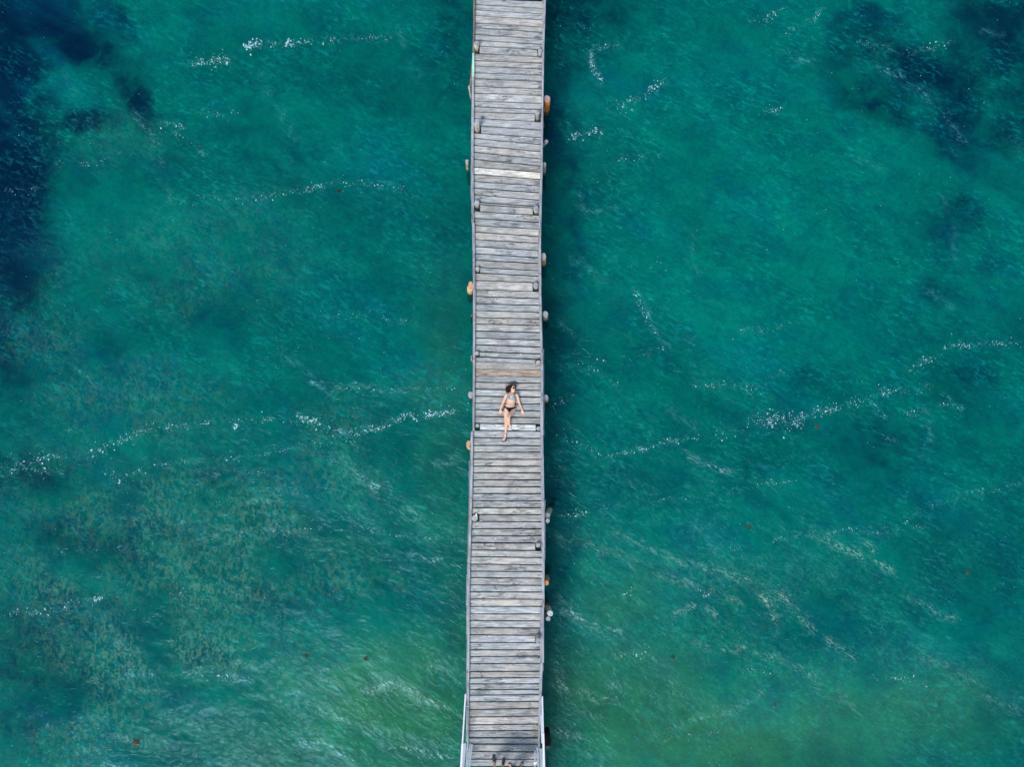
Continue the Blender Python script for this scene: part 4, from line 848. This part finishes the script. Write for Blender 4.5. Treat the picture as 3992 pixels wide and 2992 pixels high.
def sandal(parent, an, d, up, msole, mstrap, w=.050, L=.135):
    d = d.normalized(); up = (up - d * up.dot(d)).normalized(); sd = d.cross(up); h = an - up * .088
    out = [(-.065, .0), (-.055, .5), (-.02, .68), (.04, .72), (.10, .92), (.15, 1.0), (.19, .85), (.212, .4), (.217, 0)]
    ring = [(x, q * w) for x, q in out] + [(x, -q * w) for x, q in out[::-1][1:-1]]; n = len(ring); vs = []; fs = []
    for z in (-.012, .008):
        for x, y in ring: vs.append(h + d * x + sd * y + up * z)
    fs = [tuple(range(n - 1, -1, -1)), tuple(range(n, 2 * n))] + [(k, (k + 1) % n, n + (k + 1) % n, n + k) for k in range(n)]
    m = MB(); m.add(vs, fs); s = m.build('sandal', msole, parent)
    m = MB(); toe = h + d * .165 + up * .012 + sd * .006
    for q in (-1, 1): m.tube([toe, h + d * .12 + up * .052 + sd * q * .018, h + d * .07 + up * .06 + sd * q * .036, h + d * .03 + up * .018 + sd * q * .046], [(.006, .004), (.010, .004), (.011, .004), (.008, .004)], up, 8)
    st_ = m.build('strap', mstrap, s, True); return s
for an, d, up, _ in J['feet']: sandal(girl, an, d, up, M_sole, M_strapw)

def stander(label, feet, cx, cy, hgt, shirt, skin, shoe, lean=Vector((0, -.05, 0)), female=False):
    """feet: list of (ankle xy Vector, toe direction)"""
    k = hgt / 1.75; F = Vector((0, 1, 0)); B = Vector((cx, cy, D + .03)); J = {}
    z = lambda h: Vector((0, 0, h * k))
    sh = .19 * k
    J['torso'] = [(B + z(.84), (.10, .085)), (B + z(.92), (.165, .11)), (B + z(1.0), (.16, .105)), (B + z(1.1), (.145, .10)), (B + z(1.25), (.16, .11)), (B + z(1.38), (.165, .105)), (B + z(1.45), (.11, .07)), (B + z(1.5), (.06, .058)), (B + z(1.58), (.055, .055))]
    J['limbs'] = []; J['hands'] = []; J['feet'] = []
    for q in (-1, 1):
        s = B + z(1.41) + Vector((q * sh, 0, 0)); e = s + Vector((q * .06, -.03, -.29 * k)); w = e + Vector((q * .01, .05, -.25 * k))
        J['limbs'].append([(s, .055), (s.lerp(e, .5), .045), (e, .038), (e.lerp(w, .35), .037), (w, .024)]); J['hands'].append((w, Vector((0, .1, -1)), Vector((q, 0, 0)), q, .4))
    for q, (a, d) in zip((-1, 1), feet):
        an = Vector((a.x, a.y, D + .095)); hp = B + z(.9) + Vector((q * .085, 0, 0)); kn = an.lerp(hp, .5) + Vector((0, .03, 0)); d = d.normalized()
        J['limbs'].append([(hp, .085), (hp.lerp(kn, .5), .075), (kn, .056), (kn.lerp(an, .3), .056), (kn.lerp(an, .75), .037), (an, .034)])
        J['feet'].append((an, d, UP, 1.0))
    hcn = B + z(1.65); J['head'] = (hcn, UP, Vector((0, 1, -.2)), 1.0)
    me = body_mesh(J, F, vox=.009); o = bpy.data.objects.new('person', me); col.objects.link(o); me.materials.append(M_skin); o.color = (*skin, 1); tag(o, label, 'person', 'people standing at the bottom edge')
    shell(me, lambda c, n: D + .03 + .95 * k < c.z < D + .03 + 1.46 * k and abs(c.x - cx) < sh + .07 or (D + .03 + 1.2 * k < c.z < D + .03 + 1.46 * k), .008, 'shirt', shirt, o)
    shell(me, lambda c, n: D + .03 + .6 * k < c.z < D + .03 + .97 * k and abs(c.x - cx) < .2, .011, 'shorts', M_short, o)
    m = MB(); m.ell(hcn + Vector((0, -.022, .04)), (Vector((.085, 0, 0)), Vector((0, .093, 0)), Vector((0, 0, .088))), 18, 12)
    if female: m.ell(hcn + Vector((0, -.07, -.05)), (Vector((.07, 0, 0)), Vector((0, .04, 0)), Vector((0, 0, .12))), 14, 10)
    m.build('hair', M_hair, o, True)
    for q in (-1, 1):
        m = MB(); m.ell(hcn + Vector((q * .03, .075, .012)), (Vector((.013, 0, 0)), Vector((0, .012, 0)), Vector((0, 0, .009))), 10, 6); m.build('eye', plain('eye', (.1, .07, .05), (.5, .5, .5), .3), o, True)
    for (an, d, up, _) in J['feet']:
        if shoe == 'sandal': sandal(o, an, d, up, M_solb, M_strapd)
        else:
            d = d.normalized(); h = an - up * .055; m = MB(); m.tube([h - d * .05, h - d * .01, h + d * .05, h + d * .11, h + d * .17, h + d * .20], [(.034, .038), (.041, .046), (.043, .044), (.048, .034), (.044, .027), (.033, .022)], up, 18)
            s_ = fuse(m, .008, 3); s_ = link('shoe', s_, M_shoe, o)
    return o
def dirp(a, b): a, b = P(*a), P(*b); v = b - a; v.z = 0; return v
fa1 = (P(1927.0, 2973, D), dirp((1927.0, 2973), (1923.2, 2945))); fa2 = (P(1960.5, 2985, D), dirp((1960.5, 2985), (1963.4, 2958)))
stander('standing person at the bottom edge in black slip on shoes', [fa1, fa2], P(1948, 2990).x, P(1948, 3000).y, 1.76, M_shirt, (1.02, 1.0, .98), 'shoe')
fb1 = (P(1997, 3000, D), dirp((1997, 3000), (1983, 2975))); fb2 = (P(2027, 2999, D), dirp((2027, 2999), (2038, 2972)))
stander('standing person at the bottom edge in flip flops with toes turned out', [fb1, fb2], P(2013, 2990).x, P(2013, 3010).y, 1.66, M_shirt2, (.92, .82, .8), 'sandal', female=True)
